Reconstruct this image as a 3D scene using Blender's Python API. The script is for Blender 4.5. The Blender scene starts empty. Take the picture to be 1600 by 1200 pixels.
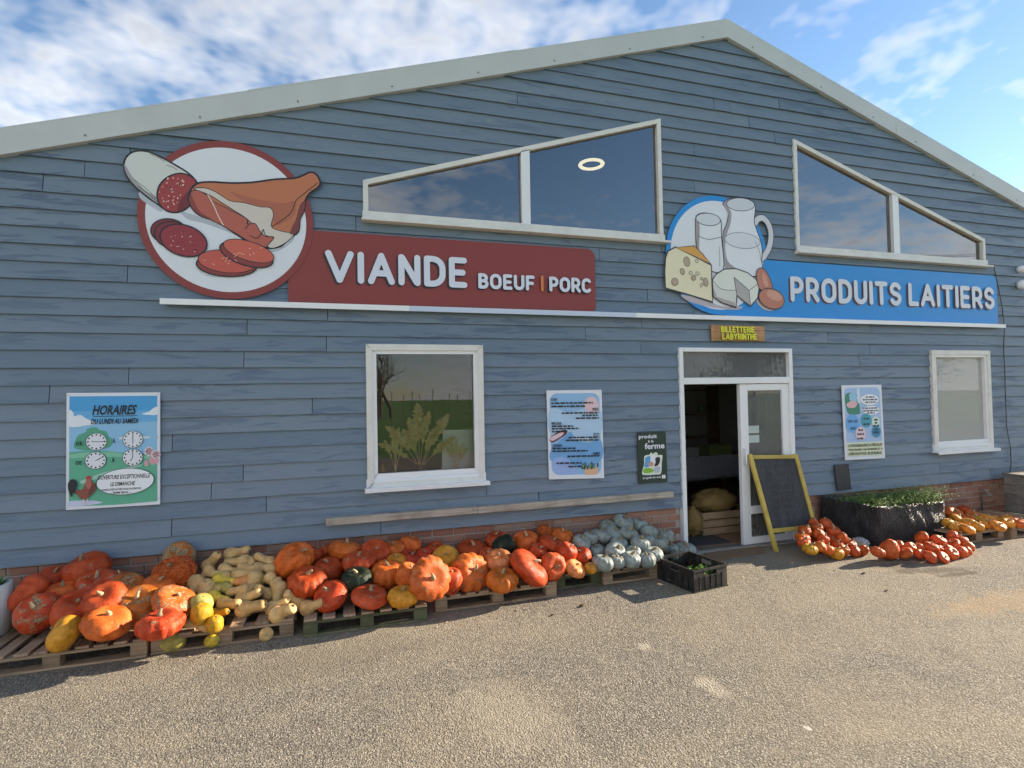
import bpy, bmesh, math, random
from math import sin, cos, pi, radians, sqrt, atan2, exp
from mathutils import Vector, Matrix, Quaternion, noise
from mathutils.geometry import tessellate_polygon

random.seed(11)
scene = bpy.context.scene
COL = scene.collection

# ------------------------------------------------------------------ camera
CAM_Y, CAM_Z = -5.787, 1.938
YAW, PITCH, ROLL = 0.30041, 0.02428, -0.01906
FPX = 853.87                                   # focal length for a 1600 px wide frame
_f = Vector((sin(YAW) * cos(PITCH), cos(YAW) * cos(PITCH), sin(PITCH)))
_r0 = Vector((cos(YAW), -sin(YAW), 0.0))
_u0 = _r0.cross(_f)
CR = cos(ROLL) * _r0 + sin(ROLL) * _u0
CU = -sin(ROLL) * _r0 + cos(ROLL) * _u0
CF = _f
CP = Vector((0.0, CAM_Y, CAM_Z))
cam = bpy.data.objects.new('camera', bpy.data.cameras.new('camera'))
COL.objects.link(cam)
cam.matrix_world = Matrix(((CR.x, CU.x, -CF.x, CP.x), (CR.y, CU.y, -CF.y, CP.y), (CR.z, CU.z, -CF.z, CP.z), (0, 0, 0, 1)))
cam.data.sensor_fit = 'HORIZONTAL'
cam.data.sensor_width = 36.0
cam.data.lens = FPX / 1600.0 * 36.0
cam.data.clip_start = 0.05
cam.data.clip_end = 4000.0
scene.camera = cam

# ------------------------------------------------------------------ light
SUN_EL, SUN_AZ = radians(18.0), radians(2.6)    # azimuth from +X (along the facade) towards +Y (behind it)
EXPOSURE = 1.88
w = bpy.data.worlds.new('World')
scene.world = w
w.use_nodes = True
nt = w.node_tree
nt.nodes.clear()
def N(tree, t, **k):
    n = tree.nodes.new(t)
    for a, b in k.items():
        setattr(n, a, b)
    return n
sky = N(nt, 'ShaderNodeTexSky', sky_type='NISHITA', sun_disc=False, sun_elevation=SUN_EL, sun_rotation=pi / 2 - SUN_AZ,
        altitude=50, air_density=1.0, dust_density=0.1, ozone_density=2.2)
tc = N(nt, 'ShaderNodeTexCoord')
sep = N(nt, 'ShaderNodeSeparateXYZ')
nt.links.new(tc.outputs['Generated'], sep.inputs[0])
zz = N(nt, 'ShaderNodeMath', operation='MAXIMUM'); nt.links.new(sep.outputs['Z'], zz.inputs[0]); zz.inputs[1].default_value = 0.0
za = N(nt, 'ShaderNodeMath', operation='ADD'); nt.links.new(zz.outputs[0], za.inputs[0]); za.inputs[1].default_value = 0.16
dx = N(nt, 'ShaderNodeMath', operation='DIVIDE'); nt.links.new(sep.outputs['X'], dx.inputs[0]); nt.links.new(za.outputs[0], dx.inputs[1])
dy = N(nt, 'ShaderNodeMath', operation='DIVIDE'); nt.links.new(sep.outputs['Y'], dy.inputs[0]); nt.links.new(za.outputs[0], dy.inputs[1])
comb = N(nt, 'ShaderNodeCombineXYZ'); nt.links.new(dx.outputs[0], comb.inputs[0]); nt.links.new(dy.outputs[0], comb.inputs[1])
comb.inputs[2].default_value = 3.7
n1 = N(nt, 'ShaderNodeTexNoise'); n1.inputs['Scale'].default_value = 3.1; n1.inputs['Detail'].default_value = 4; n1.inputs['Roughness'].default_value = 0.62; n1.inputs['Distortion'].default_value = 0.35
n2 = N(nt, 'ShaderNodeTexNoise'); n2.inputs['Scale'].default_value = 0.42; n2.inputs['Detail'].default_value = 0
n3 = N(nt, 'ShaderNodeTexNoise'); n3.inputs['Scale'].default_value = 10.0; n3.inputs['Detail'].default_value = 2; n3.inputs['Roughness'].default_value = 0.6
mp = N(nt, 'ShaderNodeMapping'); mp.inputs['Location'].default_value = (12.9, 3.1, 0.0)
nt.links.new(comb.outputs[0], mp.inputs[0])
for n in (n1, n2, n3):
    nt.links.new(mp.outputs[0], n.inputs['Vector'])
def wm(op, a, b):
    n = N(nt, 'ShaderNodeMath', operation=op)
    for i, x in enumerate((a, b)):
        if isinstance(x, (int, float)):
            n.inputs[i].default_value = x
        else:
            nt.links.new(x, n.inputs[i])
    return n.outputs[0]
low = wm('POWER', wm('SUBTRACT', 1.0, zz.outputs[0]), 5.0)      # cloud decks close up towards the horizon
dens = wm('ADD', wm('MULTIPLY', n1.outputs['Fac'], 0.62), wm('ADD', wm('MULTIPLY', n2.outputs['Fac'], 1.05), wm('MULTIPLY', n3.outputs['Fac'], 0.46)))
dens = wm('ADD', dens, wm('MULTIPLY', low, 0.30))
cr = N(nt, 'ShaderNodeValToRGB')
cr.color_ramp.elements[0].position = 1.01 / 2; cr.color_ramp.elements[0].color = (0, 0, 0, 1)
cr.color_ramp.elements[1].position = 1.22 / 2; cr.color_ramp.elements[1].color = (1, 1, 1, 1)
nt.links.new(wm('MULTIPLY', dens, 0.5), cr.inputs[0])
mixc = N(nt, 'ShaderNodeMix', data_type='RGBA')
nt.links.new(wm('MULTIPLY', cr.outputs[0], 0.86), mixc.inputs['Factor'])
sat = N(nt, 'ShaderNodeHueSaturation'); sat.inputs['Saturation'].default_value = 1.03; sat.inputs['Value'].default_value = 0.86
nt.links.new(sky.outputs[0], sat.inputs['Color'])
nt.links.new(sat.outputs[0], mixc.inputs['A'])
# cloud colour: the sky's own brightness lifted and whitened, so clouds stay brighter towards the sun
hsv = N(nt, 'ShaderNodeHueSaturation'); hsv.inputs['Saturation'].default_value = 0.1; hsv.inputs['Value'].default_value = 0.5
nt.links.new(sky.outputs[0], hsv.inputs['Color'])
cadd = N(nt, 'ShaderNodeMix', data_type='RGBA', blend_type='ADD')
cadd.inputs['Factor'].default_value = 1.0
nt.links.new(hsv.outputs[0], cadd.inputs['A'])
cadd.inputs['B'].default_value = (2.15, 2.26, 2.5, 1)
shade = N(nt, 'ShaderNodeVectorMath', operation='SCALE')         # thicker cloud is a little greyer
nt.links.new(cadd.outputs['Result'], shade.inputs[0])
nt.links.new(wm('SUBTRACT', 1.42, wm('MULTIPLY', n3.outputs['Fac'], 0.85)), shade.inputs['Scale'])
nt.links.new(shade.outputs[0], mixc.inputs['B'])
bg = N(nt, 'ShaderNodeBackground'); bg.inputs['Strength'].default_value = 0.075
nt.links.new(mixc.outputs['Result'], bg.inputs['Color'])
w.cycles.sampling_method = 'MANUAL'
w.cycles.sample_map_resolution = 512
wo = N(nt, 'ShaderNodeOutputWorld')
nt.links.new(bg.outputs[0], wo.inputs[0])

sun = bpy.data.objects.new('sun', bpy.data.lights.new('sun', 'SUN'))
COL.objects.link(sun)
sun.data.energy = 3.9
sun.data.angle = radians(0.53)
sun.data.color = (1.0, 0.86, 0.68)
SUNV = Vector((cos(SUN_EL) * cos(SUN_AZ), cos(SUN_EL) * sin(SUN_AZ), sin(SUN_EL)))
sun.rotation_mode = 'QUATERNION'
sun.rotation_quaternion = SUNV.to_track_quat('Z', 'Y')

scene.view_settings.view_transform = 'Standard'
scene.view_settings.look = 'None'
scene.view_settings.gamma = 1.0
scene.view_settings.exposure = EXPOSURE
scene.view_settings.use_curve_mapping = False
scene.cycles.max_bounces = 4
scene.cycles.diffuse_bounces = 3
scene.cycles.glossy_bounces = 3
scene.cycles.use_adaptive_sampling = True
scene.cycles.adaptive_threshold = 0.03
scene.cycles.transparent_max_bounces = 10
scene.cycles.caustics_reflective = False
scene.cycles.caustics_refractive = False
scene.cycles.use_denoising = True

# ------------------------------------------------------------------ survey of the photograph: a line of sight met with a real plane
def ray(u, v):
    return CF + (u - 800.0) / FPX * CR - (v - 600.0) / FPX * CU
def onwall(u, v, y=0.0):
    d = ray(u, v)
    return CP + d * ((y - CAM_Y) / d.y)
def onground(u, v, z=0.0):
    d = ray(u, v)
    return CP + d * ((z - CAM_Z) / d.z)

# ------------------------------------------------------------------ materials
MATS = {}
def base_mat(name):
    m = bpy.data.materials.new(name)
    m.use_nodes = True
    t = m.node_tree
    return m, t, t.nodes['Principled BSDF']
def L(t, a, b):
    t.links.new(a, b)
def mathn(t, op, a, b=0.0, clamp=False):
    n = N(t, 'ShaderNodeMath', operation=op, use_clamp=clamp)
    for i, x in enumerate((a, b)):
        if isinstance(x, (int, float)):
            n.inputs[i].default_value = x
        else:
            L(t, x, n.inputs[i])
    return n.outputs[0]
def noise_n(t, vec, scale, detail=4, rough=0.55, dist=0.0):
    n = N(t, 'ShaderNodeTexNoise')
    n.inputs['Scale'].default_value = scale
    n.inputs['Detail'].default_value = detail
    n.inputs['Roughness'].default_value = rough
    n.inputs['Distortion'].default_value = dist
    if vec is not None:
        L(t, vec, n.inputs['Vector'])
    return n.outputs['Fac']
def ramp(t, fac, stops):
    n = N(t, 'ShaderNodeValToRGB')
    e = n.color_ramp.elements
    while len(e) < len(stops):
        e.new(0.5)
    for i, (p, c) in enumerate(stops):
        e[i].position = p
        e[i].color = (c, c, c, 1) if isinstance(c, (int, float)) else (*c, 1)
    L(t, fac, n.inputs[0])
    return n.outputs['Color']
def mixrgb(t, fac, a, b, mode='MIX'):
    n = N(t, 'ShaderNodeMix', data_type='RGBA', blend_type=mode)
    for s, x in (('Factor', fac), ('A', a), ('B', b)):
        if isinstance(x, (int, float)):
            n.inputs[s].default_value = x if s == 'Factor' else (x, x, x, 1)
        elif isinstance(x, (tuple, list)):
            n.inputs[s].default_value = (*x, 1)
        else:
            L(t, x, n.inputs[s])
    return n.outputs['Result']
def mapping(t, vec, scale=(1, 1, 1), loc=(0, 0, 0)):
    n = N(t, 'ShaderNodeMapping')
    n.inputs['Scale'].default_value = scale
    n.inputs['Location'].default_value = loc
    L(t, vec, n.inputs[0])
    return n.outputs[0]
def wpos(t):
    return N(t, 'ShaderNodeNewGeometry').outputs['Position']
def opos(t):
    return N(t, 'ShaderNodeTexCoord').outputs['Object']
def orand(t):
    return N(t, 'ShaderNodeObjectInfo').outputs['Random']
def bump(t, b, h, strength=0.3, dist=0.01):
    n = N(t, 'ShaderNodeBump')
    n.inputs['Strength'].default_value = strength
    n.inputs['Distance'].default_value = dist
    L(t, h, n.inputs['Height'])
    L(t, n.outputs[0], b.inputs['Normal'])
def pm(name, col, rough=0.55, var=0.12, scale=9.0, metallic=0.0, bumps=0.0, world=True, spec=None, rnd=0.0):
    """plain procedural surface: base colour broken up by noise"""
    if name in MATS:
        return MATS[name]
    m, t, b = base_mat(name)
    p = wpos(t) if world else opos(t)
    n = noise_n(t, p, scale, 5, 0.6)
    f = mathn(t, 'ADD', mathn(t, 'MULTIPLY', n, 2 * var), 1 - var)
    if rnd:
        f = mathn(t, 'MULTIPLY', f, mathn(t, 'ADD', mathn(t, 'MULTIPLY', orand(t), 2 * rnd), 1 - rnd))
    c = N(t, 'ShaderNodeVectorMath', operation='SCALE')
    c.inputs[0].default_value = col
    L(t, f, c.inputs['Scale'])
    L(t, c.outputs[0], b.inputs['Base Color'])
    b.inputs['Roughness'].default_value = rough
    b.inputs['Metallic'].default_value = metallic
    if spec is not None:
        b.inputs['Specular IOR Level'].default_value = spec
    if bumps:
        bump(t, b, noise_n(t, p, scale * 6, 4), bumps, 0.004)
    MATS[name] = m
    return m

def mat_planks():
    m, t, b = base_mat('painted_weatherboard')
    p = wpos(t)
    off = N(t, 'ShaderNodeVectorMath', operation='ADD')
    cx = N(t, 'ShaderNodeCombineXYZ')
    L(t, mathn(t, 'MULTIPLY', orand(t), 37.0), cx.inputs[0])
    L(t, mathn(t, 'MULTIPLY', orand(t), 11.0), cx.inputs[1])
    L(t, p, off.inputs[0]); L(t, cx.outputs[0], off.inputs[1])
    q = off.outputs[0]
    grain = noise_n(t, mapping(t, q, (2.2, 1, 55)), 3.0, 4, 0.65)
    blot = noise_n(t, mapping(t, q, (1.1, 1, 9.0)), 1.6, 5, 0.62, 0.6)
    blot2 = noise_n(t, mapping(t, q, (0.6, 1, 1.2)), 1.3, 3)
    base = ramp(t, blot2, [(0.25, (0.142, 0.206, 0.284)), (0.75, (0.184, 0.244, 0.316))])
    base = mixrgb(t, mathn(t, 'MULTIPLY', orand(t), 0.6), base, (0.190, 0.228, 0.270))
    # darker older coat where the top coat has worn off
    worn = mathn(t, 'MULTIPLY', ramp(t, blot, [(0.535, 0.0), (0.585, 1.0)]), ramp(t, noise_n(t, p, 0.33, 2), [(0.38, 0.3), (0.60, 1.0)]))
    base = mixrgb(t, mathn(t, 'MULTIPLY', worn, 0.72), base, (0.082, 0.122, 0.195))
    chalk = ramp(t, grain, [(0.5, 0.0), (0.8, 1.0)])
    base = mixrgb(t, mathn(t, 'MULTIPLY', chalk, 0.28), base, (0.30, 0.34, 0.375))
    # bare flaked wood in small spots
    fl = noise_n(t, mapping(t, q, (3.0, 1, 16)), 2.2, 5, 0.7)
    zz_ = N(t, 'ShaderNodeSeparateXYZ'); L(t, p, zz_.inputs[0])
    up = mathn(t, 'MULTIPLY', mathn(t, 'SUBTRACT', zz_.outputs[2], 3.0, True), 0.075)
    flm = ramp(t, mathn(t, 'ADD', fl, up), [(0.74, 0.0), (0.76, 1.0)])
    base = mixrgb(t, flm, base, (0.34, 0.30, 0.23))
    vv = mathn(t, 'ADD', mathn(t, 'MULTIPLY', orand(t), 0.16), 0.92)
    sc = N(t, 'ShaderNodeVectorMath', operation='SCALE'); L(t, base, sc.inputs[0]); L(t, vv, sc.inputs['Scale'])
    L(t, sc.outputs[0], b.inputs['Base Color'])
    b.inputs['Roughness'].default_value = 0.5
    b.inputs['Specular IOR Level'].default_value = 0.35
    bump(t, b, mathn(t, 'ADD', grain, mathn(t, 'MULTIPLY', worn, -0.5)), 0.35, 0.003)
    return m
def mat_brick():
    m, t, b = base_mat('red_brick')
    p = wpos(t)
    c = ramp(t, orand(t), [(0.0, (0.23, 0.085, 0.055)), (0.35, (0.33, 0.13, 0.082)), (0.7, (0.40, 0.19, 0.125)), (1.0, (0.34, 0.22, 0.16))])
    n = noise_n(t, p, 28, 6, 0.65)
    c = mixrgb(t, mathn(t, 'MULTIPLY', n, 0.5), c, (0.30, 0.20, 0.15))
    e = ramp(t, noise_n(t, p, 7.5, 5, 0.65), [(0.56, 0.0), (0.72, 1.0)])
    c = mixrgb(t, mathn(t, 'MULTIPLY', e, 0.4), c, (0.38, 0.33, 0.28))
    L(t, c, b.inputs['Base Color'])
    b.inputs['Roughness'].default_value = 0.9
    bump(t, b, n, 0.6, 0.006)
    return m
def mat_wood(name, c0, c1, along='y', rough=0.8, moss=None):
    m, t, b = base_mat(name)
    p = opos(t)
    off = N(t, 'ShaderNodeVectorMath', operation='ADD')
    cx = N(t, 'ShaderNodeCombineXYZ')
    L(t, mathn(t, 'MULTIPLY', orand(t), 17.0), cx.inputs[0]); L(t, mathn(t, 'MULTIPLY', orand(t), 9.0), cx.inputs[2])
    L(t, p, off.inputs[0]); L(t, cx.outputs[0], off.inputs[1])
    s = {'x': (1.5, 30, 30), 'y': (30, 1.5, 30), 'z': (30, 30, 1.5)}[along]
    g = noise_n(t, mapping(t, off.outputs[0], s), 1.6, 6, 0.65, 0.4)
    big = noise_n(t, off.outputs[0], 5.0, 4)
    c = ramp(t, g, [(0.3, c0), (0.68, c1)])
    c = mixrgb(t, mathn(t, 'MULTIPLY', ramp(t, big, [(0.45, 0.0), (0.7, 1.0)]), 0.5), c, tuple(x * 0.55 for x in c0))
    if moss:
        c = mixrgb(t, ramp(t, noise_n(t, p, 6.5, 5), [(0.42, 0.0), (0.6, 0.85)]), c, moss)
    v = mathn(t, 'ADD', mathn(t, 'MULTIPLY', orand(t), 0.5), 0.75)
    sc = N(t, 'ShaderNodeVectorMath', operation='SCALE'); L(t, c, sc.inputs[0]); L(t, v, sc.inputs['Scale'])
    L(t, sc.outputs[0], b.inputs['Base Color'])
    b.inputs['Roughness'].default_value = rough
    bump(t, b, g, 0.5, 0.004)
    return m
def mat_glass(name, haze=0.0, hazecol=(0.5, 0.5, 0.5), ior=2.05, tint=(0.98, 0.985, 0.985)):
    m = bpy.data.materials.new(name)
    m.use_nodes = True
    t = m.node_tree
    t.nodes.clear()
    fr = N(t, 'ShaderNodeFresnel'); fr.inputs['IOR'].default_value = ior
    tr = N(t, 'ShaderNodeBsdfTransparent'); tr.inputs[0].default_value = (*tint, 1)
    gl = N(t, 'ShaderNodeBsdfGlossy'); gl.inputs['Roughness'].default_value = 0.012
    p = wpos(t)
    n = N(t, 'ShaderNodeBump'); n.inputs['Strength'].default_value = 0.02; n.inputs['Distance'].default_value = 0.02
    L(t, noise_n(t, p, 1.6, 2), n.inputs['Height'])
    L(t, n.outputs[0], gl.inputs['Normal'])
    body = tr.outputs[0]
    if haze > 0:
        df = N(t, 'ShaderNodeBsdfDiffuse'); df.inputs[0].default_value = (*hazecol, 1)
        tl = N(t, 'ShaderNodeBsdfTranslucent'); tl.inputs[0].default_value = (*hazecol, 1)
        ms0 = N(t, 'ShaderNodeMixShader'); ms0.inputs[0].default_value = 0.3
        L(t, df.outputs[0], ms0.inputs[1]); L(t, tl.outputs[0], ms0.inputs[2])
        hz = N(t, 'ShaderNodeMixShader')
        streak = noise_n(t, mapping(t, p, (34, 1, 1.4)), 1.0, 4, 0.6)
        big = noise_n(t, p, 2.2, 3)
        f = mathn(t, 'MULTIPLY', mathn(t, 'ADD', mathn(t, 'MULTIPLY', streak, 0.45), mathn(t, 'ADD', mathn(t, 'MULTIPLY', big, 0.6), 0.5)), haze, True)
        L(t, f, hz.inputs[0])
        L(t, body, hz.inputs[1]); L(t, ms0.outputs[0], hz.inputs[2])
        body = hz.outputs[0]
    else:
        df = N(t, 'ShaderNodeBsdfDiffuse'); df.inputs[0].default_value = (0.4, 0.4, 0.38, 1)
        hz = N(t, 'ShaderNodeMixShader')
        L(t, mathn(t, 'MULTIPLY', ramp(t, noise_n(t, p, 5.0, 6, 0.65), [(0.4, 0.15), (0.8, 1.0)]), 0.05), hz.inputs[0])
        L(t, body, hz.inputs[1]); L(t, df.outputs[0], hz.inputs[2])
        body = hz.outputs[0]
    mx = N(t, 'ShaderNodeMixShader')
    L(t, fr.outputs[0], mx.inputs[0]); L(t, body, mx.inputs[1]); L(t, gl.outputs[0], mx.inputs[2])
    o = N(t, 'ShaderNodeOutputMaterial')
    L(t, mx.outputs[0], o.inputs[0])
    return m
def mat_asphalt():
    m, t, b = base_mat('dusty_asphalt')
    p = wpos(t)
    v = N(t, 'ShaderNodeTexVoronoi'); v.inputs['Scale'].default_value = 105.0; L(t, p, v.inputs['Vector'])
    v2 = N(t, 'ShaderNodeTexVoronoi'); v2.inputs['Scale'].default_value = 70.0; L(t, p, v2.inputs['Vector'])
    hs = N(t, 'ShaderNodeSeparateColor'); L(t, v.outputs['Color'], hs.inputs[0])
    stone = ramp(t, hs.outputs[0], [(0.0, (0.10, 0.09, 0.077)), (0.4, (0.21, 0.188, 0.156)), (0.75, (0.33, 0.298, 0.248)), (1.0, (0.52, 0.475, 0.40))])
    gap = ramp(t, v.outputs['Distance'], [(0.3, 0.0), (0.75, 1.0)])
    c = mixrgb(t, mathn(t, 'MULTIPLY', gap, 0.75), stone, (0.07, 0.06, 0.05))
    fine = noise_n(t, p, 160, 3, 0.7)
    c = mixrgb(t, mathn(t, 'MULTIPLY', fine, 0.3), c, (0.25, 0.22, 0.18))
    # trodden dust: broad tan patches
    big = noise_n(t, mapping(t, p, (0.55, 0.8, 1)), 0.9, 4, 0.62, 0.8)
    dust = ramp(t, big, [(0.40, 0.0), (0.72, 1.0)])
    c = mixrgb(t, mathn(t, 'MULTIPLY', dust, 0.5), c, (0.36, 0.305, 0.215))
    mid = noise_n(t, p, 3.3, 5, 0.7, 0.5)
    c = mixrgb(t, mathn(t, 'MULTIPLY', ramp(t, mid, [(0.58, 0.0), (0.8, 1.0)]), 0.55), c, (0.39, 0.34, 0.26))
    c = mixrgb(t, mathn(t, 'MULTIPLY', ramp(t, mid, [(0.25, 1.0), (0.42, 0.0)]), 0.4), c, (0.115, 0.10, 0.08))
    # spilt marks with their own outline: (centre x, y, radius x, y, colour, amount)
    sp = N(t, 'ShaderNodeSeparateXYZ'); L(t, p, sp.inputs[0])
    wob = mathn(t, 'MULTIPLY', mathn(t, 'SUBTRACT', noise_n(t, p, 5.5, 5, 0.75), 0.5), 4.2)
    def spot(cx_, cy_, rx, ry, col, amt, ang=0.0):
        nonlocal c
        ax = mathn(t, 'SUBTRACT', sp.outputs[0], cx_); ay = mathn(t, 'SUBTRACT', sp.outputs[1], cy_)
        ca, sa = cos(ang), sin(ang)
        bx = mathn(t, 'ADD', mathn(t, 'MULTIPLY', ax, ca / rx), mathn(t, 'MULTIPLY', ay, sa / rx))
        by = mathn(t, 'ADD', mathn(t, 'MULTIPLY', ax, -sa / ry), mathn(t, 'MULTIPLY', ay, ca / ry))
        d = mathn(t, 'ADD', mathn(t, 'ADD', mathn(t, 'MULTIPLY', bx, bx), mathn(t, 'MULTIPLY', by, by)), wob)
        k = ramp(t, d, [(0.2, 1.0), (1.0, 0.0)])
        c = mixrgb(t, mathn(t, 'MULTIPLY', k, amt), c, col)
        return k
    g = onground(1450, 891); wet1 = spot(g.x, g.y, 0.55, 0.13, (0.085, 0.068, 0.05), 0.75, -0.25)
    g = onground(1500, 897); wet2 = spot(g.x, g.y, 0.30, 0.07, (0.065, 0.05, 0.036), 0.8, -0.1)
    g = onground(1395, 884); spot(g.x, g.y, 0.45, 0.10, (0.10, 0.08, 0.058), 0.6, -0.2)
    g = onground(1110, 1072); spot(g.x, g.y, 0.10, 0.17, (0.44, 0.39, 0.31), 0.65)
    g = onground(800, 1115); spot(g.x, g.y, 0.30, 0.55, (0.38, 0.335, 0.26), 0.36, 0.4)
    g = onground(1010, 1012); spot(g.x, g.y, 0.08, 0.08, (0.46, 0.42, 0.34), 0.6)
    g = onground(1263, 1138); spot(g.x, g.y, 0.02, 0.03, (0.6, 0.57, 0.5), 0.8)
    g = onground(500, 960 + 70); spot(g.x, g.y, 0.9, 0.35, (0.13, 0.112, 0.09), 0.35, 0.1)
    g = onground(1580, 940); spot(g.x, g.y, 1.0, 0.25, (0.42, 0.27, 0.13), 0.35)
    tint = N(t, 'ShaderNodeVectorMath', operation='MULTIPLY'); L(t, c, tint.inputs[0]); tint.inputs[1].default_value = (1.05, 1.03, 0.98)
    c = tint.outputs[0]
    L(t, c, b.inputs['Base Color'])
    b.inputs['Roughness'].default_value = 0.93
    b.inputs['Specular IOR Level'].default_value = 0.25
    h = mathn(t, 'ADD', mathn(t, 'MULTIPLY', v.outputs['Distance'], -1.0), mathn(t, 'MULTIPLY', v2.outputs['Distance'], -0.7))
    h = mathn(t, 'ADD', h, mathn(t, 'MULTIPLY', noise_n(t, p, 18, 4), 1.2))
    bump(t, b, h, 0.55, 0.007)
    return m
def mat_pumpkin(name, skin='smooth'):
    m, t, b = base_mat(name)
    oi = N(t, 'ShaderNodeObjectInfo')
    p = opos(t)
    off = N(t, 'ShaderNodeVectorMath', operation='ADD')
    cx = N(t, 'ShaderNodeCombineXYZ')
    for i in range(3):
        L(t, mathn(t, 'MULTIPLY', oi.outputs['Random'], 9.0 + 5 * i), cx.inputs[i])
    L(t, p, off.inputs[0]); L(t, cx.outputs[0], off.inputs[1])
    q = off.outputs[0]
    c = oi.outputs['Color']
    n = noise_n(t, q, 1.6, 5, 0.6)
    lo = N(t, 'ShaderNodeHueSaturation'); lo.inputs['Value'].default_value = 0.6; lo.inputs['Saturation'].default_value = 1.05; L(t, c, lo.inputs['Color'])
    hi = N(t, 'ShaderNodeHueSaturation'); hi.inputs['Value'].default_value = 1.2; hi.inputs['Hue'].default_value = 0.505; hi.inputs['Saturation'].default_value = 0.95; L(t, c, hi.inputs['Color'])
    c2 = mixrgb(t, ramp(t, n, [(0.3, 0.0), (0.7, 1.0)]), lo.outputs[0], hi.outputs[0])
    # pole to pole streaks
    s = N(t, 'ShaderNodeSeparateXYZ'); L(t, p, s.inputs[0])
    ang = mathn(t, 'ARCTAN2', s.outputs[1], s.outputs[0])
    cv = N(t, 'ShaderNodeCombineXYZ'); L(t, mathn(t, 'MULTIPLY', ang, 9.0), cv.inputs[0]); L(t, mathn(t, 'MULTIPLY', s.outputs[2], 1.2), cv.inputs[1]); L(t, oi.outputs['Random'], cv.inputs[2])
    st = noise_n(t, cv.outputs[0], 1.4, 4, 0.7)
    pale = N(t, 'ShaderNodeHueSaturation'); pale.inputs['Value'].default_value = 1.2; pale.inputs['Saturation'].default_value = 0.9; pale.inputs['Hue'].default_value = 0.507; L(t, c, pale.inputs['Color'])
    c2 = mixrgb(t, mathn(t, 'MULTIPLY', ramp(t, st, [(0.52, 0.0), (0.72, 1.0)]), 0.45), c2, pale.outputs[0])
    # corky scar, amount carried by the object colour's alpha (1 = clean)
    sc = mathn(t, 'SUBTRACT', 1.0, oi.outputs['Alpha'])
    k = mathn(t, 'ADD', noise_n(t, q, 2.4, 5, 0.68, 0.5), mathn(t, 'MULTIPLY', sc, 0.22))
    scm = mathn(t, 'MULTIPLY', ramp(t, k, [(0.63, 0.0), (0.69, 1.0)]), ramp(t, sc, [(0.0, 0.0), (0.1, 1.0)]))
    c2 = mixrgb(t, scm, c2, ramp(t, noise_n(t, q, 14, 4), [(0.4, (0.16, 0.105, 0.055)), (0.6, (0.42, 0.31, 0.17))]))
    # speckle of soil
    spk = ramp(t, noise_n(t, q, 11, 4, 0.7), [(0.66, 0.0), (0.73, 1.0)])
    c2 = mixrgb(t, mathn(t, 'MULTIPLY', spk, 0.5), c2, (0.13, 0.085, 0.045))
    L(t, c2, b.inputs['Base Color'])
    b.inputs['Roughness'].default_value = 0.36 if skin == 'smooth' else 0.5
    b.inputs['Specular IOR Level'].default_value = 0.19
    L(t, mathn(t, 'ADD', mathn(t, 'MULTIPLY', n, 0.25), 0.27 if skin == 'smooth' else 0.4), b.inputs['Roughness'])
    h = mathn(t, 'ADD', mathn(t, 'MULTIPLY', st, 0.6), noise_n(t, q, 7.0, 5, 0.6))
    if skin == 'warty':
        v = N(t, 'ShaderNodeTexVoronoi'); v.inputs['Scale'].default_value = 6.0; L(t, q, v.inputs['Vector'])
        h = mathn(t, 'SUBTRACT', h, mathn(t, 'MULTIPLY', v.outputs['Distance'], 2.0))
        bump(t, b, h, 0.7, 0.05)
    else:
        bump(t, b, h, 0.25, 0.05)
    return m

M = dict(
    plank=mat_planks(), brick=mat_brick(), asphalt=mat_asphalt(),
    pallet=mat_wood('pallet_wood', (0.25, 0.155, 0.092), (0.50, 0.355, 0.23), 'y'),
    palletx=mat_wood('pallet_wood_along', (0.22, 0.14, 0.08), (0.45, 0.32, 0.20), 'x'),
    mossy=mat_wood('mossy_pallet_wood', (0.09, 0.08, 0.04), (0.2, 0.17, 0.10), 'x', moss=(0.075, 0.085, 0.035)),
    timber=mat_wood('weathered_timber', (0.24, 0.2, 0.155), (0.46, 0.41, 0.34), 'x'),
    signwood=mat_wood('varnished_pine', (0.33, 0.15, 0.055), (0.5, 0.29, 0.13), 'x', 0.5),
    yellowwood=mat_wood('yellow_painted_wood', (0.50, 0.35, 0.05), (0.62, 0.47, 0.10), 'z', 0.55),
    greywood=mat_wood('grey_weathered_boards', (0.13, 0.115, 0.10), (0.29, 0.265, 0.235), 'x'),
    glass=mat_glass('window_glass'),
    skyglass=mat_glass('gable_glass', ior=3.3),
    glasshaze=mat_glass('misted_glass', 1.25, (0.60, 0.60, 0.57), 1.5),
    glassdim=mat_glass('dusty_glass', 0.5, (0.36, 0.365, 0.365), 1.5),
    pumpkin=mat_pumpkin('pumpkin_skin'), warty=mat_pumpkin('warty_pumpkin_skin', 'warty'),
)
M['mortar'] = pm('mortar', (0.40, 0.37, 0.33), 0.95, 0.25, 20, bumps=0.5)
M['backing'] = pm('dark_backing_board', (0.018, 0.02, 0.024), 0.9)
M['white'] = pm('white_pvc', (0.84, 0.85, 0.86), 0.38, 0.06, 4)
M['oldwhite'] = pm('aged_white_paint', (0.76, 0.74, 0.69), 0.6, 0.18, 7, bumps=0.15)
M['trim'] = pm('grey_white_metal_trim', (0.56, 0.58, 0.57), 0.42, 0.14, 2.0)
M['rivet'] = pm('rivet_metal', (0.25, 0.23, 0.2), 0.5)
M['roof'] = pm('roof_sheet', (0.16, 0.16, 0.165), 0.7)
M['rail'] = pm('white_aluminium_rail', (0.86, 0.87, 0.88), 0.35, 0.05, 3)
M['roomwall'] = pm('dim_interior_wall', (0.48, 0.47, 0.44), 0.9)
M['roomfloor'] = pm('brown_tile_floor', (0.30, 0.17, 0.11), 0.5, 0.2, 5)
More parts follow.
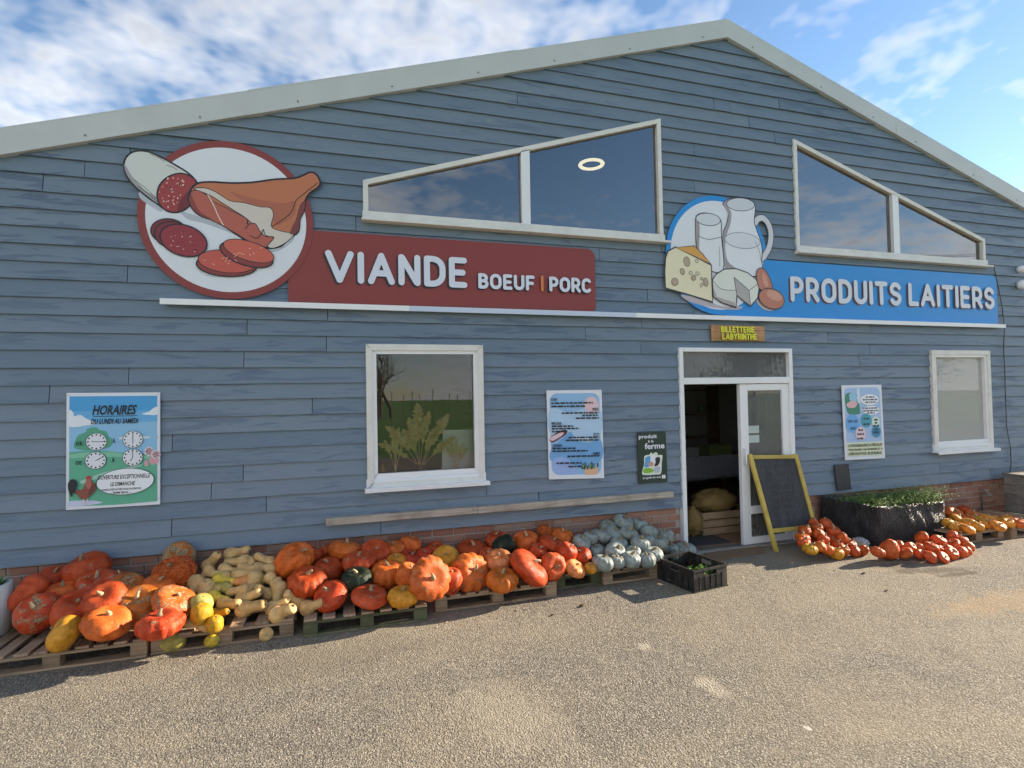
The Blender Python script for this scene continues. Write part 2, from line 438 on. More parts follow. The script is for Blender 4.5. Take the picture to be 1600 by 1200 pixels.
M['mat'] = pm('coir_doormat', (0.20, 0.125, 0.07), 0.98, 0.25, 30, bumps=0.8)
M['darkmat'] = pm('grey_entrance_mat', (0.05, 0.052, 0.058), 0.95, 0.2, 40)
M['concrete'] = pm('threshold_concrete', (0.30, 0.28, 0.25), 0.85, 0.2, 9, bumps=0.3)
M['blackplastic'] = pm('black_plastic', (0.016, 0.016, 0.017), 0.42, 0.3, 10)
M['stem'] = pm('corky_stem', (0.34, 0.25, 0.14), 0.8, 0.35, 14, world=False, rnd=0.3)
M['greystem'] = pm('dry_brown_stem', (0.25, 0.19, 0.10), 0.85, 0.35, 14, world=False, rnd=0.3)
M['slate'] = pm('slate_plate', (0.045, 0.045, 0.05), 0.6, 0.3, 12, bumps=0.3)
M['steel'] = pm('galvanised_steel', (0.35, 0.35, 0.35), 0.4, 0.2, 12, metallic=0.8)
M['cable'] = pm('grey_cable', (0.06, 0.065, 0.07), 0.6)

# ------------------------------------------------------------------ mesh building
class MB:
    def __init__(s):
        s.v = []; s.f = []; s.m = []
    def face(s, pts, mi=0):
        i = len(s.v); s.v += [tuple(p) for p in pts]; s.f.append(tuple(range(i, i + len(pts)))); s.m.append(mi)
    def box(s, x0, x1, y0, y1, z0, z1, mi=0):
        i = len(s.v)
        s.v += [(x0, y0, z0), (x1, y0, z0), (x1, y1, z0), (x0, y1, z0), (x0, y0, z1), (x1, y0, z1), (x1, y1, z1), (x0, y1, z1)]
        for q in ((0, 3, 2, 1), (4, 5, 6, 7), (0, 1, 5, 4), (1, 2, 6, 5), (2, 3, 7, 6), (3, 0, 4, 7)):
            s.f.append(tuple(i + k for k in q)); s.m.append(mi)
        return s
    def bar(s, a, b, wd, th, side=Vector((0, 1, 0)), mi=0):
        """square-section bar from a to b; 'side' = direction of its thickness"""
        a, b = Vector(a), Vector(b)
        d = (b - a).normalized(); sd = (side - d * side.dot(d)).normalized(); up = d.cross(sd)
        i = len(s.v)
        for p in (a, b):
            for (j, k) in ((-1, -1), (1, -1), (1, 1), (-1, 1)):
                s.v.append(tuple(p + sd * (th / 2 * j) + up * (wd / 2 * k)))
        for q in ((3, 2, 1, 0), (4, 5, 6, 7), (0, 1, 5, 4), (1, 2, 6, 5), (2, 3, 7, 6), (3, 0, 4, 7)):
            s.f.append(tuple(i + k for k in q)); s.m.append(mi)
        return s
    def prism(s, poly, y0, y1, mi=0):
        """polygon in (x,z), from y0 (front) to y1"""
        n = len(poly)
        tri = tessellate_polygon([[Vector((p[0], p[1], 0)) for p in poly]])
        i = len(s.v)
        s.v += [(p[0], y0, p[1]) for p in poly] + [(p[0], y1, p[1]) for p in poly]
        for a, b, c in tri:
            s.f.append((i + a, i + b, i + c)); s.m.append(mi); s.f.append((i + n + c, i + n + b, i + n + a)); s.m.append(mi)
        for k in range(n):
            k2 = (k + 1) % n
            s.f.append((i + k, i + k2, i + n + k2, i + n + k)); s.m.append(mi)
        return s
    def tube(s, pts, rad, n=8, mi=0, caps=True):
        pts = [Vector(p) for p in pts]
        rad = rad if isinstance(rad, (list, tuple)) else [rad] * len(pts)
        i = len(s.v); up = Vector((0.13, 0.31, 0.94)).normalized()
        for k, p in enumerate(pts):
            d = (pts[min(k + 1, len(pts) - 1)] - pts[max(k - 1, 0)]).normalized()
            if abs(d.dot(up)) > 0.95:
                up = Vector((0.9, 0.3, 0.1)).normalized()
            a = d.cross(up).normalized(); b = d.cross(a)
            for j in range(n):
                g = 2 * pi * j / n
                s.v.append(tuple(p + (a * cos(g) + b * sin(g)) * rad[k]))
        for k in range(len(pts) - 1):
            for j in range(n):
                j2 = (j + 1) % n
                s.f.append((i + k * n + j, i + k * n + j2, i + (k + 1) * n + j2, i + (k + 1) * n + j)); s.m.append(mi)
        if caps:
            s.f.append(tuple(i + j for j in reversed(range(n)))); s.m.append(mi)
            s.f.append(tuple(i + (len(pts) - 1) * n + j for j in range(n))); s.m.append(mi)
        return s
    def lathe(s, prof, n=24, c=(0, 0, 0), mi=0):
        i = len(s.v)
        for r, z in prof:
            for j in range(n):
                g = 2 * pi * j / n
                s.v.append((c[0] + r * cos(g), c[1] + r * sin(g), c[2] + z))
        for k in range(len(prof) - 1):
            for j in range(n):
                j2 = (j + 1) % n
                s.f.append((i + k * n + j, i + k * n + j2, i + (k + 1) * n + j2, i + (k + 1) * n + j)); s.m.append(mi)
        return s
    def mesh(s, name, mats, smooth=False):
        me = bpy.data.meshes.new(name)
        me.from_pydata(s.v, [], s.f)
        mats = mats if isinstance(mats, (list, tuple)) else [mats]
        for m in mats:
            me.materials.append(m)
        for p, mi in zip(me.polygons, s.m):
            p.material_index = mi
            p.use_smooth = smooth
        me.update()
        return me
    def build(s, name, mats, parent=None, smooth=False, bevel=0.0):
        o = link(name, s.mesh(name, mats, smooth), parent)
        if bevel:
            b = o.modifiers.new('bevel', 'BEVEL'); b.width = bevel; b.segments = 1; b.limit_method = 'ANGLE'
        return o
def link(name, me, parent=None):
    o = bpy.data.objects.new(name, me)
    COL.objects.link(o)
    if parent is not None:
        attach(o, parent)
    return o
def root_loc(o):
    p = Vector((0, 0, 0))
    while o is not None:
        if o.get('_w') is not None:
            p += Vector(o.location)
        o = o.parent
    return p
def attach(o, parent):
    """mesh given in world coordinates, hung under an unrotated parent"""
    o.parent = parent
    q = parent
    loc = Vector((0, 0, 0))
    while q is not None:
        loc += Vector(q.location)
        if q.parent is not None:
            loc += q.matrix_parent_inverse.to_translation()
        q = q.parent
    o.matrix_parent_inverse = Matrix.Translation(-loc)
def tag(o, label=None, cat=None, group=None, kind=None):
    if label: o['label'] = label
    if cat: o['category'] = cat
    if group: o['group'] = group
    if kind: o['kind'] = kind
    return o
def thing(name, loc, label, cat, group=None):
    o = bpy.data.objects.new(name, None)
    COL.objects.link(o)
    o.location = loc
    o.empty_display_size = 0.1
    return tag(o, label, cat, group)

# ================================================================== the ground and what lies behind the photographer
mb = MB()
mb.face([(-900, -900, -0.03), (900, -900, -0.03), (900, 900, -0.03), (-900, 900, -0.03)])
mg, t, b = base_mat('meadow_grass')
p_ = wpos(t)
L(t, ramp(t, mathn(t, 'ADD', mathn(t, 'MULTIPLY', noise_n(t, p_, 0.09, 6, 0.65), 0.6), mathn(t, 'MULTIPLY', noise_n(t, p_, 2.5, 5, 0.7), 0.4)),
        [(0.35, (0.06, 0.13, 0.014)), (0.5, (0.11, 0.23, 0.022)), (0.65, (0.17, 0.25, 0.04))]), b.inputs['Base Color'])
b.inputs['Roughness'].default_value = 0.9
bump(t, b, noise_n(t, p_, 9, 5), 0.8, 0.1)
tag(mb.build('meadow', mg), kind='structure')
mb = MB()
mb.face([(-40, -13, 0), (60, -13, 0), (60, 45, 0), (-40, 45, 0)])
tag(mb.build('yard_asphalt', M['asphalt']), kind='structure')

# ================================================================== the building
AX = 4.735                                     # x of the ridge
SL = 0.316                                     # roof pitch
XL, XR = AX - 10.75, AX + 10.75
def roofz(x, top=6.60):
    return top - SL * abs(x - AX)
shop = thing('farm_shop', (AX, 0, 0), 'low gabled farm shop clad in blue-grey weatherboards above a brick plinth', 'building')

WIN_L = [(0.23, 1.04), (1.45, 1.04), (1.45, 2.505), (0.23, 2.505)]
WIN_R = [(8.115, 1.035), (9.32, 1.035), (9.32, 2.50), (8.115, 2.50)]
GAB_L = [(0.22, 3.79), (3.735, 3.79), (3.735, 5.30), (0.22, 4.19)]
GAB_R = [(5.755, 3.79), (9.33, 3.79), (9.33, 4.20), (5.755, 5.30)]
DOOR = [(3.91, 0.0), (5.62, 0.0), (5.62, 2.505), (3.91, 2.505)]
OPEN = [WIN_L, WIN_R, GAB_L, GAB_R, DOOR]
def shrink(poly, d):
    cx = sum(p[0] for p in poly) / len(poly); cz = sum(p[1] for p in poly) / len(poly)
    n = len(poly); out = []
    for i in range(n):
        a, b, c = poly[i - 1], poly[i], poly[(i + 1) % n]
        def nrm(p, q):
            ex, ez = q[0] - p[0], q[1] - p[1]; l = sqrt(ex * ex + ez * ez); return (-ez / l, ex / l)
        n1, n2 = nrm(a, b), nrm(b, c)
        det = n1[0] * n2[1] - n1[1] * n2[0]
        r1 = n1[0] * b[0] + n1[1] * b[1] + d; r2 = n2[0] * b[0] + n2[1] * b[1] + d
        out.append(((r1 * n2[1] - r2 * n1[1]) / det, (n1[0] * r2 - n2[0] * r1) / det))
    return out
def clip(poly, a, b, c):
    """keep a*x + b*z + c >= 0"""
    out = []
    for i in range(len(poly)):
        p, q = poly[i], poly[(i + 1) % len(poly)]
        dp, dq = a * p[0] + b * p[1] + c, a * q[0] + b * q[1] + c
        if dp >= 0: out.append(p)
        if (dp > 0 > dq) or (dp < 0 < dq):
            k = dp / (dp - dq); out.append((p[0] + (q[0] - p[0]) * k, p[1] + (q[1] - p[1]) * k))
    return out
def area(poly):
    return abs(sum(poly[i - 1][0] * poly[i][1] - poly[i][0] * poly[i - 1][1] for i in range(len(poly)))) / 2 if len(poly) > 2 else 0
def minus(polys, hole):
    res = []
    for P in polys:
        rest = P
        for i in range(len(hole)):
            p, q = hole[i], hole[(i + 1) % len(hole)]
            a, b = -(q[1] - p[1]), q[0] - p[0]      # inward normal of a ccw hole
            c = -(a * p[0] + b * p[1])
            out = clip(rest, -a, -b, -c)
            if area(out) > 1e-6: res.append(out)
            rest = clip(rest, a, b, c)
            if area(rest) < 1e-7: break
    return res
HOLES = [shrink(p, 0.022) for p in OPEN]

# backing wall behind the boards, with the openings left free
mb = MB()
zs = 0.575
wallpoly = [(XL, zs), (XR, zs), (XR, roofz(XR)), (AX, roofz(AX)), (XL, roofz(XL))]
pcs = [wallpoly]
# cut in convex strips so that the difference stays convex
strips = []
for x0, x1 in ((XL, AX), (AX, XR)):
    strips.append([(x0, zs), (x1, zs), (x1, roofz(x1)), (x0, roofz(x0))])
for h in HOLES:
    strips = minus(strips, h)
for s_ in strips:
    mb.prism(s_, 0.0, 0.06)
cladding = mb.build('cladding', M['backing'], shop)

EXPO, Z0 = 0.155, 0.57
JOINTS_PX = [(132, 266), (67, 287), (199, 430), (203, 240), (512, 494), (386, 514), (510, 540), (381, 564), (201, 589), (77, 617), (488, 636),
             (269, 694), (380, 738), (330, 766), (416, 783), (268, 817), (937, 407), (1002, 508), (915, 526), (1001, 547), (760, 764), (842, 778),
             (595, 816), (1141, 159), (1217, 154), (1116, 171), (1170, 182), (1210, 206), (1084, 224), (1085, 299), (556, 353), (808, 143),
             (1033, 392), (1360, 517), (1294, 535), (1359, 550), (1343, 568), (1468, 731), (1548, 743), (1083, 477), (1012, 470)]
joints = {}
for (u, v) in JOINTS_PX:
    q = onwall(u, v, -0.03)
    joints.setdefault(int((q.z - Z0) // EXPO), []).append(q.x)
rp = random.Random(5)
ncourse = int((roofz(AX) - Z0) / EXPO) + 1
for n in range(ncourse):
    z0 = Z0 + n * EXPO
    js = sorted(joints.get(n, []))
    xs = [XL] + [x for x in (-4.1 + rp.uniform(-.5, .5),) if not js or js[0] > x + 0.6] + js + [11.6 + rp.uniform(-.5, .5)] + [XR]
    for a, bx in zip(xs[:-1], xs[1:]):
        zj = rp.uniform(-0.0025, 0.0025)
        zt = z0 + EXPO + 0.012
        P = [(a + 0.003, z0), (bx - 0.003, z0), (bx - 0.003, zt), (a + 0.003, zt)]
        P = clip(P, SL, -1, -SL * AX + 6.60)
        P = clip(P, -SL, -1, SL * AX + 6.60)
        if area(P) < 0.004: continue
        pcs = [P]
        for h in HOLES:
            pcs = minus(pcs, h)
        pcs = [p for p in pcs if area(p) > 2e-4]
        if not pcs: continue
        lean = rp.uniform(-0.002, 0.003)
        groups = []
        for p in pcs:
            bb = (min(q[0] for q in p), max(q[0] for q in p), min(q[1] for q in p), max(q[1] for q in p))
            hit = [g for g in groups if any(bb[0] < o[0][1] + 1e-4 and bb[1] > o[0][0] - 1e-4 and bb[2] < o[0][3] + 1e-4 and bb[3] > o[0][2] - 1e-4 for o in g)]
            for g in hit: groups.remove(g)
            groups.append(sum(hit, []) + [(bb, p)])
        for g in groups:
            mb = MB()
            for _, p in g:
                k = len(p); i = len(mb.v)
                yf = lambda z: -0.039 + lean + (z - z0) / (EXPO + 0.012) * 0.022
                mb.v += [(x, yf(z), z + zj) for x, z in p] + [(x, yf(z) + 0.015, z + zj) for x, z in p]
                mb.f.append(tuple(range(i, i + k))); mb.m.append(0)
                mb.f.append(tuple(range(i + 2 * k - 1, i + k - 1, -1))); mb.m.append(0)
                for j in range(k):
                    j2 = (j + 1) % k
                    mb.f.append((i + j2, i + j, i + k + j, i + k + j2)); mb.m.append(0)
            me_ = mb.mesh('plank', M['plank'])
            if len(g) > 1:
                bm = bmesh.new(); bm.from_mesh(me_); bmesh.ops.remove_doubles(bm, verts=bm.verts, dist=0.0008); bm.to_mesh(me_); bm.free()
            link('plank', me_, cladding)

# brick plinth
plinth = MB()
for x0, x1 in ((XL, 3.90), (5.63, XR)):
    plinth.box(x0, x1, 0.012, 0.10, -0.05, 0.565)
plinth = plinth.build('brick_plinth', M['mortar'], shop)
BL, BH, BG = 0.215, 0.066, 0.013
def brick_mesh(l, h):
    m_ = MB().box(-l / 2, l / 2, 0.0, 0.05, -h / 2, h / 2)
    me = m_.mesh('brick', M['brick'])
    bm = bmesh.new(); bm.from_mesh(me)
    bmesh.ops.bevel(bm, geom=[e for e in bm.edges if all(abs(vv.co.y) < 1e-6 for vv in e.verts)], offset=0.005, segments=1, affect='EDGES')
    bm.to_mesh(me); bm.free()
    return me
full, half = brick_mesh(BL, BH), brick_mesh(0.101, BH)
low = MB()
rb = random.Random(8)
for c in range(7):
    z = 0.047 + c * (BH + BG)
    for x0, x1 in ((-3.1, 3.895), (5.64, 9.9)):
        x = x0 + (0.0 if c % 2 else -0.114)
        while x < x1:
            l = BL
            xa, xb = max(x, x0), min(x + l, x1)
            if xb - xa > 0.06:
                yy = rb.uniform(-0.003, 0.004)
                if c < 2:
                    low.box(xa, xb, yy, 0.05, z - BH / 2, z + BH / 2)
                else:
                    short = (xb - xa) < 0.2
                    o = bpy.data.objects.new('brick', half if short else full)
                    COL.objects.link(o)
                    attach(o, plinth)
                    o.location = ((xa + xb) / 2, yy, z)
                    o.scale = ((xb - xa) / (0.101 if short else BL), 1, 1)
                    o.rotation_euler = (0, rb.uniform(-.008, .008), rb.uniform(-.01, .01))
            x += l + BG
tag(low.build('lower_bricks', M['brick'], plinth), kind='stuff')

# roof, verge trim
mb = MB()
for s in (-1, 1):
    x0, x1 = AX, AX + s * 11.3
    za, zb = 6.62, 6.62 - SL * 11.3
    i = len(mb.v)
    mb.v += [(x0, -0.02, za), (x1, -0.02, zb), (x1, 16, zb), (x0, 16, za), (x0, -0.02, za + 0.06), (x1, -0.02, zb + 0.06), (x1, 16, zb + 0.06), (x0, 16, za + 0.06)]
    for q in ((0, 3, 2, 1), (4, 5, 6, 7), (0, 1, 5, 4), (1, 2, 6, 5), (2, 3, 7, 6), (3, 0, 4, 7)):
        mb.f.append(tuple(i + k for k in q)); mb.m.append(0)
mb.build('roof', M['roof'], shop)
YB = -0.075
TL = 6.475                                      # lower edge of the trim at the ridge
def trim(xa, xb, k):
    s = 1 if xb > AX else -1
    zl = lambda x: TL - SL * abs(x - AX)
    lift = 0.004 * k
    P = [(xa, zl(xa) - lift), (xb, zl(xb) - lift), (xb, zl(xb) + 0.225 + lift), (xa, zl(xa) + 0.225 + lift)]
    if xa > xb: P = P[::-1]
    m_ = MB()
    m_.prism(P, YB - 0.003 * k, YB + 0.012 - 0.003 * k)
    top = [(xa, zl(xa) + 0.226 + lift), (xb, zl(xb) + 0.226 + lift)]
    i = len(m_.v)
    for (x, z) in top:
        m_.v += [(x, YB - 0.003 * k, z), (x, 0.35, z), (x, 0.35, z + 0.012), (x, YB - 0.003 * k, z + 0.012)]
    for j in range(4):
        m_.f.append((i + j, i + (j + 1) % 4, i + 4 + (j + 1) % 4, i + 4 + j)); m_.m.append(0)
    i = len(m_.v)
    for (x, z) in ((xa, zl(xa) - lift), (xb, zl(xb) - lift)):
        m_.v += [(x, YB + 0.012, z), (x, -0.02, z - 0.002), (x, -0.02, z + 0.01), (x, YB + 0.012, z + 0.012)]
    for j in range(4):
        m_.f.append((i + j, i + (j + 1) % 4, i + 4 + (j + 1) % 4, i + 4 + j)); m_.m.append(0)
    o = m_.build('verge_trim', M['trim'], shop)
    r = MB()
    L_ = abs(xb - xa); nn = max(2, int(L_ / 0.75))
    for j in range(nn):
        x = xa + (xb - xa) * (j + 0.5 + random.uniform(-.12, .12)) / nn
        r.tube([(x, YB - 0.003 * k - 0.008, zl(x) + 0.05), (x, YB - 0.003 * k + 0.002, zl(x) + 0.05)], 0.009, 6)
    r.build('rivets', M['rivet'], o)
jl = [AX, onwall(806, 99, YB).x, onwall(388, 163, YB).x, -3.5, XL - 0.3]
for k, (a, c) in enumerate(zip(jl[:-1], jl[1:])):
    trim(c, a, k % 2)
jr = [AX, onwall(1400, 198, YB).x, 10.4, XR + 0.3]
for k, (a, c) in enumerate(zip(jr[:-1], jr[1:])):
    trim(a, c, k % 2)
mb = MB()
mb.prism([(AX - 0.16, 6.63), (AX, 6.682), (AX + 0.16, 6.63), (AX + 0.16, 6.66), (AX, 6.712), (AX - 0.16, 6.66)], YB + 0.02, 16)
mb.build('ridge_cap', M['roof'], shop)

# side walls, back wall, room
mb = MB()
mb.box(XL, XL + 0.1, 0.06, 15.8, 0, roofz(XL)); mb.build('side_wall', M['plank'], shop)
mb = MB()
mb.box(XR - 0.1, XR, 0.06, 15.8, 0, roofz(XR)); mb.build('side_wall', M['plank'], shop)
mb = MB()
mb.prism([(XL + .1, 0), (XR - .1, 0), (XR - .1, roofz(XR)), (AX, roofz(AX)), (XL + .1, roofz(XL))], 15.7, 15.8); mb.build('rear_wall', M['roomwall'], shop)
mb = MB()
mb.box(XL + .1, XR - .1, 0.10, 15.7, -0.02, 0.02); mb.build('shop_floor', M['roomfloor'], shop)
mb = MB()
mb.box(3.2, XR - .1, 4.4, 4.5, 0.02, 3.0); mb.build('partition', M['roomwall'], shop)
mb = MB()
mb.box(XL + .1, 3.2, 1.9, 2.0, 0.02, 2.9); mb.build('partition', pm('darkened_partition_wall', (0.05, 0.048, 0.045), 0.9), shop)  # room gloom put into the wall colour, so the square window's reflections read clearly

# windows -----------------------------------------------------------
def frame_poly(m_, outer, wd, y0, y1, mi=0):
    inner = shrink(outer, wd)
    n = len(outer)
    for i in range(n):
        j = (i + 1) % n
        q = [outer[i], outer[j], inner[j], inner[i]]
        m_.prism(q, y0, y1, mi)
    return inner
def sheet_pane(poly, y, m, parent):
    g = MB(); g.face([(x, y, z) for x, z in poly]); return g.build('pane', m, parent)
def lower_window(poly, label, pane_mat):
    x0, z0 = poly[0]; x1, z1 = poly[2]
    wdw = MB(); frame_poly(wdw, poly, 0.058, -0.066, 0.05)
    wdw = wdw.build('window', M['oldwhite'], shop, bevel=0.004); tag(wdw, label)
    fr = MB()
    fr_o = [(x0 + 0.052, z0 + 0.095), (x1 - 0.052, z0 + 0.095), (x1 - 0.052, z1 - 0.048), (x0 + 0.052, z1 - 0.048)]
    fr_i = frame_poly(fr, fr_o, 0.048, -0.048, 0.03)
    fr.build('sash', M['white'], wdw, bevel=0.004)
    sheet_pane([(fr_i[0][0] - .01, fr_i[0][1] - .01), (fr_i[1][0] + .01, fr_i[0][1] - .01), (fr_i[1][0] + .01, fr_i[2][1] + .01), (fr_i[0][0] - .01, fr_i[2][1] + .01)], -0.004, pane_mat, wdw)
    s = MB()
    s.box(x0 - 0.012, x1 + 0.012, -0.064, 0.03, z0 + 0.012, z0 + 0.093)
    s.box(x0 - 0.03, x1 + 0.04, -0.135, -0.02, z0 - 0.012, z0 + 0.010)
    s.box(x0 - 0.03, x1 + 0.04, -0.135, -0.128, z0 - 0.032, z0 - 0.0125)
    s.build('sill', M['white'], wdw, bevel=0.003)
    return fr_i
W1 = lower_window(WIN_L, 'square white window with dried grasses standing behind its pane', M['glass'])
W2 = lower_window(WIN_R, 'narrow-looking white window with misted pane near the right end', M['glasshaze'])
def gable_window(poly, mx0, mx1, label):
    wdw = MB(); inner = frame_poly(wdw, poly, 0.050, -0.055, 0.05)
    wdw = wdw.build('window', M['oldwhite'], shop, bevel=0.004); tag(wdw, label)
    def ztop(x):
        a, b_ = inner[3], inner[2]
        return a[1] + (b_[1] - a[1]) * (x - a[0]) / (b_[0] - a[0])
    mu = MB(); mu.prism([(mx0, inner[0][1] - .005), (mx1, inner[0][1] - .005), (mx1, ztop(mx1) + .005), (mx0, ztop(mx0) + .005)], -0.055, 0.04)
    mu.build('mullion', M['white'], wdw, bevel=0.004)
    for (a, c) in ((inner[0][0] - .01, mx0 + .01), (mx1 - .01, inner[1][0] + .01)):
        sheet_pane([(a, inner[0][1] - .01), (c, inner[0][1] - .01), (c, ztop(c) + .01), (a, ztop(a) + .01)], -0.005, M['skyglass'], wdw)
    s = MB()
    x0, x1, z0 = poly[0][0], poly[1][0], poly[0][1]
    s.box(x0 - 0.01, x1 + 0.01, -0.075, -0.0565, z0 - 0.002, z0 + 0.08)
    s.box(x0 - 0.02, x1 + 0.06, -0.125, -0.02, z0 - 0.028, z0 - 0.003)
    s.build('sill', M['oldwhite'], wdw, bevel=0.003)
gable_window(GAB_L, 1.935, 2.03, 'long wedge-shaped gable window rising to the right above the maroon sign')
gable_window(GAB_R, 7.48, 7.585, 'long wedge-shaped gable window falling to the right above the blue sign')

# entrance ----------------------------------------------------------
ent = MB()
x0, x1 = 3.91, 5.62
ent.box(x0, x0 + 0.055, -0.06, 0.09, 0, 2.505)
ent.box(x1 - 0.055, x1, -0.06, 0.09, 0, 2.505)
ent.box(x0 + 0.055, x1 - 0.055, -0.06, 0.09, 2.455, 2.505)
ent.box(x0 + 0.055, x1 - 0.055, -0.055, 0.085, 2.055, 2.135)
ent = ent.build('entrance', M['white'], shop, bevel=0.004)
tag(ent, 'white double-door entrance with one leaf standing open')
sheet_pane([(x0 + .05, 2.13), (x1 - .05, 2.13), (x1 - .05, 2.46), (x0 + .05, 2.46)], 0.0, M['glassdim'], ent)
lf = MB()
a, c = 4.80, x1 - 0.057
lf.box(a, a + 0.12, -0.03, 0.03, 0.025, 2.05); lf.box(c - 0.105, c, -0.03, 0.03, 0.025, 2.05)
lf.box(a + 0.12, c - 0.105, -0.03, 0.03, 1.965, 2.05); lf.box(a + 0.12, c - 0.105, -0.03, 0.03, 0.025, 0.11)
lf.box(a + 0.12, c - 0.105, -0.03, 0.03, 0.40, 0.50)
lf = lf.build('door_leaf', M['white'], shop, bevel=0.004)
sheet_pane([(a + .115, .495), (c - .10, .495), (c - .10, 1.97), (a + .115, 1.97)], 0.0, M['glassdim'], lf)
g = MB(); g.box(a + .115, c - .10, -0.006, 0.006, 0.105, 0.405); g.build('lower_panel', M['glassdim'], lf)
h = MB()
h.tube([(a + .035, -0.03, 1.03), (a + .035, -0.075, 1.04), (a + .02, -0.085, 1.10), (a + .02, -0.085, 1.16), (a + .035, -0.075, 1.22), (a + .035, -0.03, 1.23)], 0.012, 8)
h.build('handle', M['white'], lf, True)
for z in (1.30, 1.42):
    s = MB(); s.box(a + .13, a + .30, -0.0055, -0.0035, z, z + 0.095); s.build('notice', pm('pale_paper', (0.48, 0.56, 0.52), 0.7), lf)
# the leaf that stands open, swung in against the room side
lf2 = MB()
for (ya, yb, za, zb) in ((0.10, 0.2, 0.03, 2.05), (0.76, 0.86, 0.03, 2.05), (0.2, 0.76, 1.96, 2.05), (0.2, 0.76, 0.03, 0.12)):
    lf2.box(3.915, 3.955, ya, yb, za, zb)
lf2 = lf2.build('door_leaf', M['white'], shop)
g = MB(); g.box(3.933, 3.939, 0.195, 0.765, 0.115, 1.965); g.build('pane', M['glassdim'], lf2)
th = MB(); th.box(3.80, 5.72, -0.10, 0.12, -0.02, 0.018); th.build('threshold', M['concrete'], shop, bevel=0.006)
th = MB(); th.box(3.966, 5.56, -0.045, 0.06, 0.0185, 0.028); th.build('threshold_strip', M['steel'], shop)

# things fixed to the facade ------------------------------------------
YS = -0.056                                    # face of what is screwed to the boards
rail = thing('sign_ledge', (4.0, -0.1, 2.88), 'long thin white ledge running under both big signs', 'ledge')
rx = [-1.585, onwall(640, 482, -0.1).x, 3.3, 6.5, 9.615]
for k, (a, c) in enumerate(zip(rx[:-1], rx[1:])):
    m_ = MB()
    m_.box(a + 0.001, c - 0.001, -0.105, -0.047, 2.878, 2.902)
    m_.box(a + 0.001, c - 0.001, -0.111, -0.1055, 2.848, 2.902)
    m_.build('ledge_length', M['rail'] if k != 1 else pm('bluish_white_rail', (0.58, 0.66, 0.80), 0.35, 0.05), rail)
tb = MB(); tb.box(-0.175, 1.35, -0.125, -0.047, 0.715, 0.787); tb.box(1.353, 3.74, -0.125, -0.047, 0.712, 0.784)
tag(tb.build('timber_rail', M['timber'], None, bevel=0.006), 'long weathered timber batten fixed low on the wall above the bricks', 'batten')
sl_ = MB()
q = [onwall(u, v, -0.062) for u, v in ((1309, 767), (1330, 764), (1325, 725.5), (1304, 726.5))]
sl_.prism([(p.x, p.z) for p in q], -0.066, -0.05)
tag(sl_.build('slate_plate', M['slate'], None, bevel=0.003), 'small tilted dark slate plate on the wall above the black planter', 'plate')
cb = MB()
cb.tube([onwall(u, v, -0.055) for u, v in ((1553, 417), (1558, 440), (1566, 480), (1569.5, 512), (1568, 545), (1570, 580), (1571, 620), (1573, 668), (1579, 700), (1580, 725), (1577, 747))], 0.0065, 6)
tag(cb.build('wall_cable', M['cable'], None, True), 'thin dark cable hanging down the boards at the far right', 'cable')
for (z, r_, lab) in ((3.53, 0.07, 'round white wall lamp at the right edge, the lower of two'), (3.77, 0.055, 'round white wall fitting at the right edge, the upper of two')):
    lp = MB(); lp.lathe([(0.001, 0.11), (r_ * .6, 0.10), (r_ * .95, 0.07), (r_, 0.03), (r_ * .9, 0.0), (0.001, 0.0)], 20)
    o = link('wall_lamp', lp.mesh('wall_lamp', M['white'], True)); o.rotation_euler = (pi / 2, 0, 0); o.location = (10.06, -0.044, z)
    tag(o, lab, 'lamp')
tp = MB()
tp.tube([(9.08, -0.03, 0.0), (9.08, -0.03, 0.36), (9.08, -0.05, 0.385), (9.08, -0.12, 0.385), (9.08, -0.15, 0.36), (9.08, -0.15, 0.33)], 0.012, 8)
tp.tube([(9.08, -0.09, 0.385), (9.08, -0.09, 0.43)], 0.014, 8); tp.box(9.035, 9.125, -0.10, -0.08, 0.43, 0.442)
tag(tp.build('garden_tap', M['steel'], None, True), 'small standpipe tap against the brick plinth at the right', 'tap')

# ================================================================== flat print: signs and posters
def lin(h):
    h = [int(h[i:i + 2], 16) / 255 for i in (0, 2, 4)]
    return tuple(x / 12.92 if x <= 0.04045 else ((x + 0.055) / 1.055) ** 2.4 for x in h)
def ink(hexcol, rough=0.42):
    return pm('print_' + hexcol, lin(hexcol), rough, 0.05, 3.0)
def catmull(pts, closed=True, k=5):
    n = len(pts); out = []
    rng = range(n if closed else n - 1)
    for i in rng:
        g = (lambda j: pts[j % n]) if closed else (lambda j: pts[max(0, min(n - 1, j))])
        p0, p1, p2, p3 = g(i - 1), g(i), g(i + 1), g(i + 2)
        for s in range(k):
            t_ = s / k
            out.append(tuple(0.5 * (2 * p1[d] + (p2[d] - p0[d]) * t_ + (2 * p0[d] - 5 * p1[d] + 4 * p2[d] - p3[d]) * t_ ** 2 + (3 * p1[d] - p0[d] - 3 * p2[d] + p3[d]) * t_ ** 3) for d in (0, 1)))
    if not closed: out.append(pts[-1])
    return out
def ellipse(cx, cy, rx, ry, ang=0.0, n=36):
    return [(cx + rx * cos(g) * cos(ang) - ry * sin(g) * sin(ang), cy + rx * cos(g) * sin(ang) + ry * sin(g) * cos(ang)) for g in [2 * pi * i / n for i in range(n)]]
